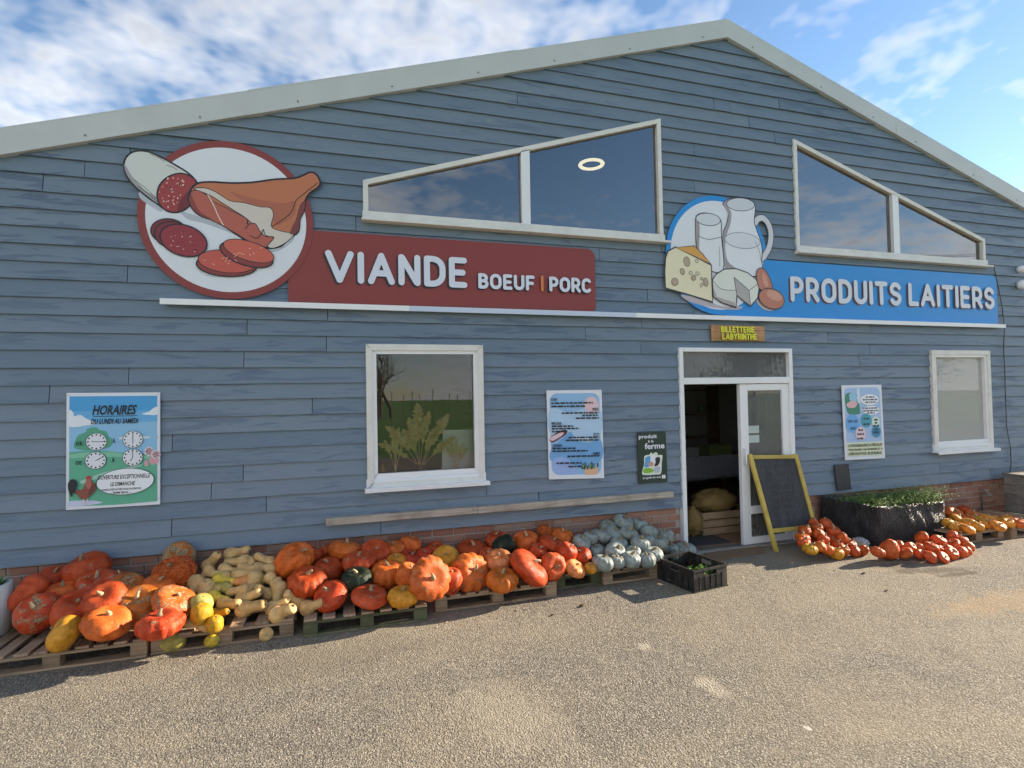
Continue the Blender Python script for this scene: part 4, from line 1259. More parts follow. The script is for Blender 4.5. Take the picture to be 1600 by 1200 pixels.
for (tx, y, right) in (('LUNDI', .10, 0), ('MARDI', .215, 1), ('MERCREDI', .37, 0), ('JEUDI', .50, 1), ('VENDREDI', .62, 0), ('SAMEDI', .715, 1)):
    wd_ = .022 * len(tx)
    x0_ = .065 if not right else .925 - wd_
    font_text(pr, tx, x0_, x0_ + wd_, y + .012, y - .012, INK); pr.rect(x0_, y + .016, x0_ + wd_, y + .020, INK)
sd = 0
for (y, a, c) in ((.145, .07, .82), (.182, .07, .68), (.258, .25, .925), (.287, .62, .925), (.318, .50, .925), (.405, .065, .47), (.433, .065, .55), (.465, .065, .34), (.535, .36, .925), (.565, .31, .925), (.655, .065, .48), (.685, .065, .70), (.745, .33, .925), (.82, .13, .58), (.86, .34, .58)):
    sd += 1; word_marks(pr, a, c, y, .017, INK, sd)
pr.build('print', o)

o, pr = poster('farm_produce_sign', ((996, 676), (1040, 674), (1043, 753), (998, 756)), 'small dark green sign reading produit à la ferme left of the door', ink('24382e'))
font_text(pr, 'produit', .04, .68, .145, .045, WHITE); font_text(pr, 'à la', .36, .56, .205, .155, WHITE); font_text(pr, 'ferme', .24, .94, .335, .215, WHITE)
pr.shape([(.22, .47), (.40, .44), (.45, .40), (.52, .43), (.60, .40), (.68, .42), (.70, .46), (.85, .47), (.82, .62), (.78, .82), (.60, .84), (.16, .83), (.14, .74), (.20, .62)], ink('dfe6d8'))
pr.shape([(.25, .50), (.42, .48), (.40, .66), (.20, .68), (.24, .58)], ink('5aa6da'))
pr.shape([(.18, .72), (.35, .70), (.52, .74), (.48, .79), (.20, .80)], ink('8cbf3f'))
pr.shape([(.45, .47), (.55, .45), (.62, .50), (.60, .60), (.50, .66), (.42, .60)], ink('eceef0'))
pr.shape([(.60, .52), (.74, .50), (.76, .58), (.68, .66), (.56, .67), (.60, .60)], ink('23262b'))
pr.shape([(.36, .60), (.46, .58), (.54, .63), (.48, .67), (.37, .66)], ink('d79d88'))
pr.shape([(.55, .70), (.74, .69), (.72, .79), (.56, .80)], ink('b9c3d2'))
font_text(pr, 'Le goût du vrai', .14, .76, .925, .868, WHITE, -.1)
pr.rect(.80, .855, .93, .925, WHITE)
pr.build('print', o)

o, pr = poster('milk_facts_poster', ((1315, 602), (1377, 601), (1383, 716), (1321, 719)), 'blue milk facts poster with coloured circles between the door and the misted window', WHITE)
pr.shape(rrect(.05, .035, .95, .96, .10, .07), ink('a9c6ec'), smooth=False)
pr.rect(.055, .77, .945, .955, ink('e3ebc9'))
pr.shape([(.07, .14), (.20, .10), (.34, .12), (.40, .2), (.42, .33), (.40, .39), (.15, .39), (.08, .30)], ink('3f8a72'))
pr.shape([(.18, .12), (.30, .10), (.36, .16), (.33, .24), (.2, .22)], ink('9ccbe8'))
pr.shape([(.10, .25), (.25, .21), (.36, .24), (.30, .30), (.14, .30)], ink('e6b9be'))
pr.shape([(.37, .05), (.42, .045), (.44, .10), (.45, .22), (.38, .24), (.36, .12)], ink('d5e4f5'))
for (x, y, a, c) in ((.68, .20, .235, .075), (.70, .345, .22, .062)):
    pr.fill(ellipse(x, y, a + .008, c + .005, 0, 28), ink('8fa8c9')); pr.fill(ellipse(x, y, a, c, 0, 28), ink('eef2f7'))
for i, (y, a, c) in enumerate(((.165, .58, .80), (.20, .50, .88), (.235, .56, .84), (.315, .50, .86), (.35, .50, .90), (.38, .60, .80))):
    word_marks(pr, a, c, y, .018, ink('4a4d58'), 40 + i)
for (x, y, a, c, col) in ((.22, .515, .17, .125, '6db1ea'), (.56, .48, .135, .095, '4aa3b8'), (.80, .50, .10, .075, 'd9ecd9'), (.40, .655, .13, .09, 'e9d2dc'), (.80, .635, .115, .075, '2f86b0')):
    pr.fill(ellipse(x, y, a, c, 0, 28), ink(col))
font_text(pr, '870 GR', .10, .34, .505, .465, INK); font_text(pr, 'EAU', .16, .29, .60, .555, INK)
for i, (x, y, l) in enumerate(((.56, .455, .14), (.56, .53, .16), (.80, .475, .09), (.80, .515, .06), (.80, .555, .14), (.40, .605, .12), (.40, .66, .18), (.40, .72, .16), (.80, .605, .07), (.80, .645, .15))):
    word_marks(pr, x - l / 2, x + l / 2, y, .024, ink('2a3950'), 60 + i)
font_text(pr, 'IL NOUS FAUDRA DONC 22 LITRES DE LAIT', .075, .925, .83, .79, INK); font_text(pr, 'POUR RÉALISER 1 KILO DE BEURRE, ET 10', .075, .925, .885, .845, INK); font_text(pr, 'LITRES DE LAIT POUR 1 KG DE FROMAGE', .075, .90, .94, .90, INK)
pr.build('print', o)

# ================================================================== pallets
def pallet(x0, x1, yf, depth, label, nslat, mossy=False, yaw=0.0, base=0.0):
    Lx = x1 - x0
    r = random.Random(label)
    o = thing('pallet', ((x0 + x1) / 2, yf + depth / 2, base), label, 'pallet', 'wooden pallets under the pumpkins')
    o.rotation_euler = (0, 0, yaw)
    wy, wx = (M['pallet'], M['mossy'] if mossy else M['palletx'])
    def part(name, m_, mat, **k):
        ob = m_.build(name, mat, None, bevel=0.003); ob.parent = o; return ob
    hx, hy = Lx / 2, depth / 2
    sw = min(0.10, Lx / nslat * 0.72)
    for k in range(nslat):
        cx = -hx + sw / 2 + (Lx - sw) * k / (nslat - 1) + (r.uniform(-.008, .008) if 0 < k < nslat - 1 else 0)
        ob = part('slat', MB().box(-sw / 2, sw / 2, -hy, hy, -0.010, 0.010), wy)
        ob.location = (cx, r.uniform(-.008, .004), 0.134); ob.rotation_euler = (r.uniform(-.004, .004), 0, r.uniform(-.008, .008))
    for yy in (-hy + 0.05, 0, hy - 0.05):
        ob = part('stringer', MB().box(-hx, hx, -0.048, 0.048, -0.011, 0.011), wx); ob.location = (0, yy, 0.1115)
        ob = part('bottom_board', MB().box(-hx, hx, -0.048, 0.048, -0.009, 0.009), wx); ob.location = (0, yy, 0.009)
        for xx in ((-hx + 0.055, 0, hx - 0.055) if Lx > 0.7 else (-hx + 0.05, hx - 0.05)):
            ob = part('block', MB().box(-0.055, 0.055, -0.045, 0.045, -0.0405, 0.0405), wx); ob.location = (xx, yy, 0.0595)
    return o
pallet(-2.68, -1.46, -0.90, 0.82, 'dark weathered pallet under the big pumpkins at the far left', 10)
pallet(-1.44, -0.41, -0.88, 0.80, 'open slatted pallet carrying the butternut squashes', 6)
pallet(-0.33, 0.68, -0.95, 0.85, 'mossy green-edged pallet right of the butternut squashes', 7, True)
pallet(0.78, 1.96, -0.80, 0.74, 'pale pallet carrying the large pumpkins left of the grey ones', 9)
pallet(2.02, 2.515, -0.62, 0.56, 'short greenish pallet tucked between the orange and the grey pumpkins', 5, True)
pallet(2.53, 3.17, -0.665, 0.60, 'short pinkish pallet under the grey pumpkins beside the black crate', 6)
pallet(7.22, 8.13, -0.88, 0.80, 'pallet right of the black planter carrying small orange squashes', 9)
pallet(8.18, 9.12, -0.93, 0.82, 'last pallet on the right, next to the grey boarded box', 9)
for (u, v, u2, v2, w_) in ((592, 976, 637, 968, 0.025), (800, 939, 848, 930, 0.03)):
    a, c = onground(u, v, 0.012), onground(u2, v2, 0.012)
    m_ = MB().bar(a, c, w_, 0.02, Vector((0, 0, 1)))
    tag(m_.build('loose_batten', M['palletx'], None), 'thin loose batten lying under the %s pallet' % ('mossy' if u < 700 else 'pale wide'), 'batten')

# ================================================================== pumpkins and squashes
def gourd_mesh(name, kind, seed, mat):
    r = random.Random(seed)
    nu, nv = 56, 26
    ribs = {'flat': 10, 'rib': 12, 'deep': 11, 'smooth': 8, 'warty': 9, 'kuri': 8, 'oval': 9, 'grey': 11, 'turban': 13}[kind]
    depth = {'flat': .075, 'rib': .12, 'deep': .17, 'smooth': .03, 'warty': .05, 'kuri': .012, 'oval': .03, 'grey': .10, 'turban': .17}[kind]
    jit = [r.uniform(-.18, .18) for _ in range(ribs)]
    ph = r.uniform(0, 6)
    mb = MB()
    for i in range(nv + 1):
        f = -pi / 2 + pi * i / nv
        for j in range(nu):
            g = 2 * pi * j / nu
            k = g / (2 * pi) * ribs
            ii = int(k) % ribs; fr_ = k - int(k)
            a = jit[ii] * (1 - fr_) + jit[(ii + 1) % ribs] * fr_
            lobe = abs(cos(pi * (k + a * .6))) ** 0.6           # 1 on a lobe, 0 in the groove
            c = cos(f)
            rr = max(c, 0) ** 0.80
            z = sin(f)
            rr *= 1 - depth * (1 - lobe) * min(1, c * 1.6)
            dip = 0.26 * exp(-(c / 0.36) ** 2) if kind not in ('kuri', 'oval') else 0.05 * exp(-(c / .3) ** 2)
            z = z * 0.94 - (dip if f > 0 else -dip * 0.8)
            if kind == 'kuri':
                rr *= 1 - 0.20 * z - 0.10 * z * abs(z); z = z + (0.16 * max(z, 0) ** 3)
            if kind == 'turban' and f > 0.45:
                rr *= 0.92
            nn = noise.noise(Vector((rr * cos(g) * 1.1 + seed * 3.1, rr * sin(g) * 1.1, z * 1.1 + ph)))
            n2 = noise.noise(Vector((rr * cos(g) * 2.6 + seed, rr * sin(g) * 2.6 + 7, z * 2.6)))
            s = 1 + 0.065 * nn + 0.022 * n2
            mb.v.append((rr * s * cos(g), rr * s * sin(g), z * s))
    for i in range(nv):
        for j in range(nu):
            j2 = (j + 1) % nu
            mb.f.append((i * nu + j, i * nu + j2, (i + 1) * nu + j2, (i + 1) * nu + j)); mb.m.append(0)
    me = mb.mesh(name, mat, True)
    bm = bmesh.new(); bm.from_mesh(me); bmesh.ops.remove_doubles(bm, verts=bm.verts, dist=1e-4); bm.to_mesh(me); bm.free()
    for p in me.polygons: p.use_smooth = True
    return me
def butternut_mesh(seed, mat):
    r = random.Random(seed)
    prof = [(0.0, -1.0), (0.12, -0.985), (0.30, -0.93), (0.44, -0.78), (0.49, -0.56), (0.46, -0.34), (0.36, -0.12), (0.285, 0.10), (0.27, 0.35), (0.275, 0.6), (0.27, 0.78), (0.21, 0.92), (0.10, 0.985), (0.0, 1.0)]
    mb = MB(); n = 28
    bend = r.uniform(0.02, 0.14); nk = r.uniform(.9, 1.15)
    for (rad, z) in prof:
        rad = rad * (nk if z > 0 else 1)
        for j in range(n):
            g = 2 * pi * j / n
            s = 1 + 0.05 * noise.noise(Vector((cos(g) * 1.3 + seed * 2, sin(g) * 1.3, z * 1.5)))
            mb.v.append((rad * s * cos(g) + bend * max(0, z) ** 2, rad * s * sin(g), z))
    for k in range(len(prof) - 1):
        for j in range(n):
            j2 = (j + 1) % n
            mb.f.append((k * n + j, k * n + j2, (k + 1) * n + j2, (k + 1) * n + j)); mb.m.append(0)
    me = mb.mesh('butternut_squash', mat, True)
    bm = bmesh.new(); bm.from_mesh(me); bmesh.ops.remove_doubles(bm, verts=bm.verts, dist=1e-4)
    bmesh.ops.subdivide_edges(bm, edges=bm.edges[:], cuts=1, use_grid_fill=True, smooth=0.6)
    bm.to_mesh(me); bm.free()
    for p in me.polygons: p.use_smooth = True
    return me
def stem_mesh(seed, mat, l=0.34, r0=0.13):
    r = random.Random(seed)
    a, cv = r.uniform(0, 6.28), r.uniform(0.05, 0.45)
    pts, rad = [], []
    for k in range(6):
        t_ = k / 5
        pts.append((cos(a) * cv * l * t_ ** 2 * 1.8, sin(a) * cv * l * t_ ** 2 * 1.8, l * t_ * (1 - .2 * cv * t_)))
        rad.append(r0 * (1.35 - 1.0 * t_ + 0.25 * t_ ** 3 if t_ < .7 else .62 + .12 * (t_ - .7)))
    m_ = MB().tube(pts, rad, 7)
    return m_.mesh('stem', mat, True)
GM = {}
for kd in ('flat', 'rib', 'deep', 'smooth', 'warty', 'kuri', 'oval', 'grey', 'turban'):
    GM[kd] = [gourd_mesh('pumpkin', kd, 3 + 7 * i + len(kd), M['warty'] if kd == 'warty' else M['pumpkin']) for i in range(3 if kd in ('flat', 'rib', 'grey', 'kuri', 'smooth', 'oval') else 2)]
BN = [butternut_mesh(i + 1, M['pumpkin']) for i in range(4)]
SM = [stem_mesh(i, M['stem'], 0.36, 0.12) for i in range(4)]
SG = [stem_mesh(20 + i, M['greystem'], 0.30, 0.14) for i in range(3)]
SB = [stem_mesh(40 + i, M['greystem'], 0.13, 0.085) for i in range(2)]
COLR = dict(R=(0.51, 0.043, 0.002), O=(0.62, 0.108, 0.002), Y=(0.62, 0.26, 0.006), K=(0.018, 0.028, 0.016), P=(0.58, 0.088, 0.012), B=(0.48, 0.104, 0.004),
            G=(0.285, 0.325, 0.30), N=(0.68, 0.42, 0.17), L=(0.66, 0.48, 0.05), A=(0.72, 0.26, 0.07), D=(0.45, 0.035, 0.006), V=(0.44, 0.36, 0.09))
rq = random.Random(77)
PLACED = []
def heap_point(u, v, hp, rad, hh):
    """meet the line of sight with the sloping face of the heap; keep clear of wall and support"""
    yf, zf, slope, base, ymax = hp
    d = ray(u, v)
    t_ = (zf - CAM_Z + (CAM_Y - yf) * slope) / (d.z - d.y * slope)
    if t_ < 0 or t_ > 60: t_ = 60
    p = CP + d * t_
    wall = ymax - rad
    if p.y > wall:
        t_ = (wall - CAM_Y) / d.y; p = CP + d * t_
    if p.z < base + hh:
        t_ = (base + hh - CAM_Z) / d.z; p = CP + d * t_
    return p
def place(name, mesh, stem, u, v, wpx, hpx, axis, col, hp, label, cat, group, scar=0.0, stem_scale=1.0):
    axis = Vector(axis).normalized()
    d0 = 6.5
    for _ in range(3):
        mpp = d0 / FPX                            # metres per pixel at that distance
        W_, H_ = wpx * mpp / 2, hpx * mpp / 2
        ar, au = axis.dot(CR), axis.dot(CU)
        rho = (H_ / W_) ** 2
        den = au * au - rho * ar * ar
        k = (1 - rho) / den if abs(den) > 0.12 else 0.45
        k = max(-0.8, min(0.72, k))
        R = 0.5 * (W_ / sqrt(max(.2, 1 - k * ar * ar)) + H_ / sqrt(max(.2, 1 - k * au * au)))
        q = sqrt(1 - k)
        hz = R * sqrt(max(.15, 1 - k * axis.z ** 2)); hy = R * sqrt(max(.15, 1 - k * axis.y ** 2))
        p = heap_point(u, v, hp, hy * .95, hz * 0.93) if not isinstance(hp, Vector) else hp
        d0 = (p - CP).dot(CF)
    o = bpy.data.objects.new(name, mesh)
    COL.objects.link(o)
    o.location = p
    o.rotation_mode = 'QUATERNION'
    o.rotation_quaternion = axis.to_track_quat('Z', 'Y') @ Quaternion((0, 0, 1), rq.uniform(0, 6.28))
    o.scale = (R, R, R * q)
    jt = rq.uniform(.9, 1.1)
    gj = rq.uniform(.85, 1.15) if col[0] > 1.8 * col[1] else rq.uniform(.985, 1.015) * jt
    o.color = (min(1, col[0] * jt), col[1] * gj, col[2] * jt, 1.0 - scar)
    tag(o, label, cat, group)
    if stem is not None:
        st = bpy.data.objects.new('stem', stem)
        COL.objects.link(st)
        st.parent = o
        st.location = (0, 0, 0.66 if name != 'butternut_squash' else 0.97)
        f = stem_scale
        st.scale = (f, f, f / max(q, .6))
    PLACED.append((p.copy(), R, hz, label))
    return o
UPV = (0, 0, 1)
def tilt(rx, ry):
    """axis leaning rx towards the right and ry towards the viewer"""
    return (rx, -ry, 1.0)

# heap faces: (y, z) of the front foot, slope, support height, y of the wall
H1 = (-0.70, 0.27, 0.62, 0.144, -0.05)
H3 = (-0.72, 0.25, 0.42, 0.144, -0.05)
H4 = (-0.62, 0.25, 0.42, 0.144, -0.05)
# u, v, w, h, mesh kind, colour, axis, scar, label (without group)
BIG = [
    (H1, 135, 889, 62, 50, 'flat', 'R', tilt(-.35, .15), 0, 'glossy red-orange pumpkin on top of the far left heap'),
    (H1, 45, 927, 60, 45, 'flat', 'R', tilt(-1.4, .2), 0, 'red-orange pumpkin at the left end lying on its side'),
    (H1, 85, 905, 46, 38, 'flat', 'R', tilt(.2, .3), .2, 'dull red pumpkin behind the left end pumpkins near the bricks'),
    (H1, 99, 926, 48, 34, 'flat', 'O', tilt(0, .2), 0, 'flattened orange pumpkin just below the topmost left pumpkin'),
    (H1, 60, 957, 62, 54, 'flat', 'R', tilt(-.1, .9), .55, 'red pumpkin with dusty grey-brown underside, its crown facing the viewer'),
    (H1, 153, 911, 56, 38, 'flat', 'R', tilt(.05, .4), .35, 'scuffed red-orange pumpkin right below the topmost left pumpkin'),
    (H1, 183, 905, 34, 26, 'smooth', 'R', tilt(.3, 0), 0, 'red pumpkin mostly hidden against the bricks in the left heap'),
    (H1, 201, 917, 50, 36, 'smooth', 'B', tilt(.5, .5), .45, 'brown-orange pumpkin with dark rot spots in the left heap'),
    (H1, 280, 870, 46, 44, 'smooth', 'B', tilt(.1, 1.0), .9, 'corky scarred pumpkin at the back, highest beside the butternuts'),
    (H1, 271, 897, 62, 52, 'warty', 'O', tilt(-.2, .5), .1, 'bright orange pumpkin with warty skin leaning on the butternuts'),
    (H1, 121, 955, 66, 60, 'smooth', 'R', tilt(.25, .5), 0, 'large red-orange pumpkin in the middle of the left heap'),
    (H1, 163, 936, 60, 44, 'flat', 'R', tilt(-.15, .7), 0, 'sunlit red pumpkin with a stubby pale stem in the left heap'),
    (H1, 219, 948, 64, 60, 'smooth', 'B', tilt(-.05, .6), .45, 'orange-brown pumpkin with a long bent pale stem'),
    (H1, 249, 915, 48, 32, 'smooth', 'O', tilt(.2, .3), .1, 'orange pumpkin crown showing below the warty one'),
    (H1, 273, 940, 64, 40, 'flat', 'O', tilt(.6, .3), .55, 'orange pumpkin with a tan scar above the ribbed red one'),
    (H1, 251, 975, 68, 40, 'turban', 'R', tilt(-.05, .12), 0, 'deeply ribbed red pumpkin at the front edge of the left pallet'),
    (H1, 168, 973, 66, 44, 'flat', 'O', tilt(.25, .25), .1, 'low orange pumpkin standing on the bare slats of the left pallet'),
    (H1, 101, 990, 54, 42, 'oval', 'Y', (-.8, -.2, .55), .15, 'yellow oval squash alone on the front of the left pallet'),
    (H1, 315, 943, 32, 30, 'oval', 'V', tilt(.3, .2), 0, 'greenish yellow squash beside the scarred orange pumpkin'),
    (H1, 315, 959, 32, 34, 'oval', 'Y', tilt(.2, .4), 0, 'bright yellow round squash left of the butternuts'),
    # pallet right of the butternuts
    (H3, 459, 878, 60, 64, 'deep', 'O', tilt(.75, .5), 0, 'big upended orange pumpkin with deep folds right of the butternuts'),
    (H3, 481, 909, 59, 42, 'rib', 'R', tilt(.05, .35), 0, 'ribbed red-orange pumpkin below the big upended one'),
    (H3, 512, 891, 47, 40, 'flat', 'R', tilt(-.05, .2), 0, 'brownish red pumpkin right of the big upended one'),
    (H3, 540, 860, 53, 34, 'flat', 'O', tilt(.2, -.1), 0, 'broad orange pumpkin at the back against the bricks'),
    (H3, 509, 864, 26, 26, 'flat', 'R', tilt(-.3, 0), 0, 'small red pumpkin at the back left of the broad orange one'),
    (H3, 493, 868, 22, 26, 'flat', 'R', tilt(.3, 0), 0, 'sliver of red pumpkin hidden behind the big upended one'),
    (H3, 587, 863, 44, 36, 'flat', 'R', tilt(.2, .8), 0, 'red-orange pumpkin at the back tipped towards the viewer'),
    (H3, 561, 878, 50, 30, 'rib', 'R', tilt(-.05, .15), 0, 'flat ribbed red pumpkin with an upright stem behind the dark green one'),
    (H3, 641, 852, 34, 30, 'flat', 'O', tilt(.3, .1), 0, 'small orange pumpkin touching the bricks, right of two at the back'),
    (H3, 617, 859, 32, 28, 'flat', 'O', tilt(-.2, .2), 0, 'small orange pumpkin touching the bricks, left of two at the back'),
    (H3, 640, 873, 34, 27, 'smooth', 'D', tilt(.5, .3), 0, 'dark red pumpkin in the second row behind the pair of orange ones'),
    (H3, 619, 877, 30, 22, 'flat', 'Y', tilt(0, .2), 0, 'small yellow pumpkin peeping out behind an orange one'),
    (H3, 557, 906, 47, 38, 'flat', 'K', tilt(-.05, .3), .05, 'dark green pumpkin among red ones on the mossy pallet'),
    (H3, 604, 898, 51, 45, 'rib', 'O', tilt(.12, .25), 0, 'orange pumpkin with a short upright stem right of the dark green one'),
    (H3, 637, 899, 38, 40, 'flat', 'O', tilt(.4, .2), 0, 'orange pumpkin squeezed left of the big pink-orange one'),
    (H3, 517, 931, 52, 41, 'smooth', 'R', tilt(-.5, .4), 0, 'smooth red pumpkin at the front left of the mossy pallet'),
    (H3, 578, 932, 55, 30, 'smooth', 'R', tilt(.15, .2), 0, 'low red-orange pumpkin at the front middle of the mossy pallet'),
    (H3, 630, 932, 49, 30, 'rib', 'Y', tilt(0, .1), 0, 'low yellow-orange ribbed pumpkin at the front right of the mossy pallet'),
    # next pallet
    (H4, 672, 904, 60, 64, 'rib', 'P', (.28, -1.0, .35), 0, 'big pink-orange ribbed pumpkin with its stem facing the viewer'),
    (H4, 697, 873, 42, 36, 'smooth', 'Y', tilt(-.05, .8), .35, 'ochre yellow pumpkin behind the two big ribbed ones'),
    (H4, 680, 861, 32, 28, 'flat', 'R', tilt(0, .2), 0, 'red-orange pumpkin at the bricks behind the ochre one'),
    (H4, 664, 869, 28, 24, 'smooth', 'D', tilt(0, .4), 0, 'dull red pumpkin between the back rows above the pink-orange one'),
    (H4, 704, 908, 36, 44, 'smooth', 'R', tilt(.1, .2), 0, 'shaded red pumpkin wedged between the two big ribbed ones'),
    (H4, 735, 895, 57, 58, 'deep', 'O', (.35, -.9, .6), 0, 'big orange pumpkin with deep cleft and stem turned to the viewer'),
    (H4, 785, 906, 50, 34, 'rib', 'O', tilt(0, .25), 0, 'flattened orange pumpkin at the front of the pale pallet'),
    (H4, 826, 887, 62, 46, 'smooth', 'R', (.75, -.35, .85), 0, 'long glossy red-orange pumpkin lying tilted on the pale pallet'),
    (H4, 864, 885, 40, 42, 'flat', 'P', (.05, -1, .25), .1, 'round salmon-orange pumpkin showing its navel right of the long red one'),
    (H4, 779, 876, 44, 32, 'rib', 'A', tilt(-.2, .4), 0, 'pale orange striped pumpkin behind the flattened front one'),
    (H4, 787, 853, 42, 32, 'smooth', 'K', (.8, -.2, .5), .1, 'dark green oval pumpkin near the bricks'),
    (H4, 777, 844, 38, 28, 'smooth', 'R', tilt(-.1, .1), 0, 'red pumpkin half hidden behind the dark green oval one'),
    (H4, 739, 860, 50, 28, 'flat', 'R', tilt(.1, .3), 0, 'red pumpkin at the back between the ochre and the dark green ones'),
    (H4, 762, 871, 32, 30, 'smooth', 'R', tilt(0, .4), 0, 'small red pumpkin left of the pale striped one'),
    (H4, 822, 847, 43, 34, 'flat', 'O', tilt(0, .3), 0, 'orange pumpkin with upright stem right of the dark green oval one'),
    (H4, 855, 832, 31, 26, 'warty', 'O', tilt(.4, .2), .2, 'topmost small orange pumpkin with a torn stem near the grey ones'),
    (H4, 879, 839, 33, 27, 'flat', 'O', tilt(.1, .1), 0, 'orange pumpkin at the back closest to the grey ones'),
    (H4, 863, 850, 40, 25, 'smooth', 'R', tilt(.4, .2), 0, 'low red pumpkin under the topmost small one'),
    (H4, 841, 863, 31, 28, 'rib', 'R', tilt(.3, .5), 0, 'small ribbed red pumpkin behind the long glossy one'),
    (H4, 885, 863, 33, 33, 'smooth', 'R', tilt(.6, .4), 0, 'red pumpkin with tilted top right of the salmon-orange one'),
    (H4, 909, 869, 30, 28, 'flat', 'R', tilt(-.4, .3), 0, 'red-orange pumpkin touching the grey ones'),
    (H4, 898, 888, 32, 26, 'rib', 'A', tilt(.5, .5), 0, 'small pale salmon ribbed pumpkin at the front near the grey ones'),
    (H4, 923, 888, 20, 17, 'smooth', 'Y', tilt(0, .2), 0, 'tiny yellow pumpkin at the front left of the grey ones'),
]
for i, (hp, u, v, w_, h_, kd, c, ax, scar, lab) in enumerate(BIG):
    ms = GM[kd]
    place('pumpkin', ms[i % len(ms)], SM[i % 4], u, v, w_ * 1.04, h_ * 1.04, ax, COLR[c], hp, lab, 'squash' if kd == 'oval' else 'pumpkin', 'pumpkins heaped on the left pallets', max(scar, rq.choice((0, 0, .08, .15, .25))), 0.8)

# butternuts: u, v, length px, angle in the picture (clockwise from the right, neck end), tip towards the viewer, colour
H2 = (-0.72, 0.20, 0.62, 0.15, -0.05)
ORD = ['first', 'second', 'third', 'fourth', 'fifth', 'sixth', 'seventh', 'eighth', 'ninth', 'tenth', 'eleventh', 'twelfth', 'thirteenth', 'fourteenth', 'fifteenth', 'sixteenth', 'seventeenth', 'eighteenth']
BUT = [
    ('top row', [(331, 877, 38, -50, .2, 'N'), (371, 864, 40, -12, 0, 'N'), (371, 878, 40, 178, .1, 'N'), (395, 882, 26, 30, .5, 'N'), (414, 875, 35, 210, .2, 'N')]),
    ('second row', [(321, 897, 28, 120, .4, 'N'), (342, 899, 38, 200, .2, 'N'), (359, 891, 36, 8, .1, 'N'), (382, 898, 40, -5, 0, 'N'), (391, 890, 38, 195, .2, 'N'), (415, 888, 38, 200, .1, 'N')]),
    ('third row', [(302, 921, 30, 80, 1.2, 'N'), (331, 917, 34, 20, .2, 'N'), (350, 907, 36, 10, 0, 'L'), (374, 909, 34, 185, .3, 'A'), (395, 904, 30, 160, .4, 'N'), (416, 905, 30, 0, .1, 'V'), (428, 909, 34, 40, .2, 'N')]),
    ('fourth row', [(320, 929, 30, 60, 1.6, 'N'), (345, 917, 34, 190, .2, 'V'), (342, 934, 36, 12, .1, 'L'), (372, 923, 36, 180, .2, 'N'), (394, 914, 28, 90, 1.2, 'N'), (414, 924, 34, 230, .5, 'N'), (436, 918, 32, 50, .3, 'N')]),
    ('fifth row', [(358, 944, 38, -8, .5, 'N'), (389, 933, 44, -25, .1, 'N'), (435, 931, 32, 80, 1.0, 'N'), (434, 946, 42, -30, .2, 'N'), (460, 938, 40, 225, .4, 'N')]),
    ('front row', [(311, 974, 42, 190, .2, 'N'), (342, 959, 36, -18, .2, 'Y'), (393, 949, 50, -14, .1, 'N'), (442, 956, 46, -32, .3, 'N'), (489, 947, 42, -24, .3, 'N')]),
]
cnt = 0
def lay_butternut(u, v, l, ang, tip, c, hp, lab, name='butternut_squash', grp='butternut squashes on the open pallet'):
    global cnt
    a = radians(ang)
    ax = CR * cos(a) - CU * sin(a) - CF * tip
    ax = Vector((ax.x, ax.y, ax.z)).normalized()
    d0 = 6.2
    fore = sqrt(max(.15, 1 - (ax.dot(CF)) ** 2))
    for _ in range(3):
        hl = l * d0 / FPX / 2 / max(fore, .62)
        hl = min(hl, 0.165)
        p = heap_point(u, v, hp, hl * .5, hl * 0.42)
        d0 = (p - CP).dot(CF)
    o = bpy.data.objects.new(name, BN[cnt % 4]); COL.objects.link(o)
    o.location = p; o.rotation_mode = 'QUATERNION'
    o.rotation_quaternion = ax.to_track_quat('Z', 'Y') @ Quaternion((0, 0, 1), rq.uniform(0, 6.28))
    fat = 1.13 if l > 32 else 1.2
    o.scale = (hl * fat, hl * fat, hl)
    c_ = COLR[c]; jt = rq.uniform(.85, 1.1)
    o.color = (c_[0] * jt, c_[1] * jt, c_[2] * jt, 1.0 - (0.35 if rq.random() < .3 else 0.05))
    st = bpy.data.objects.new('stem', SB[cnt % 2]); COL.objects.link(st); st.parent = o; st.location = (BN[cnt % 4].vertices[-1].co.x * 0, 0, 0.96)
    tag(o, lab, 'squash', grp)
    cnt += 1
    return o
for rown, items in BUT:
    items = sorted(items)
    for k, it in enumerate(items):
        lay_butternut(*it, H2, '%s butternut squash from the left in the %s of the butternut heap' % (ORD[k], rown))
HG = (-0.72, 0.045, 0.0, 0.0, -0.05)
place('squash', GM['oval'][2], SM[2], 416, 991, 21, 20, (.1, -1, .15), COLR['N'], (-0.70, 0.05, 0.0, 0.0, -0.05), 'tan squash lying end-on under the open pallet', 'squash', 'squashes fallen under the pallets', .1)
for (u, v, w_, h_, ax, lab) in ((271, 1003, 46, 24, (1, -.1, .1), 'yellow-green marrow lying under the end of the butternut pallet'), (331, 1001, 26, 20, (.6, -.6, .4), 'small yellow squash lying under the butternut pallet'), ):
    place('squash', GM['oval'][0], SM[0], u, v, w_, h_, ax, COLR['V' if u < 300 else 'L'], (-0.66, 0.05, 0.0, 0.0, -0.05), lab, 'squash', 'squashes fallen under the pallets', .1)
place('squash', GM['oval'][1], SM[1], 336, 975, 26, 30, (.2, -.5, .8), COLR['Y'], H2, 'small yellow gourd standing at the front edge of the butternut pallet', 'squash', None, 0)

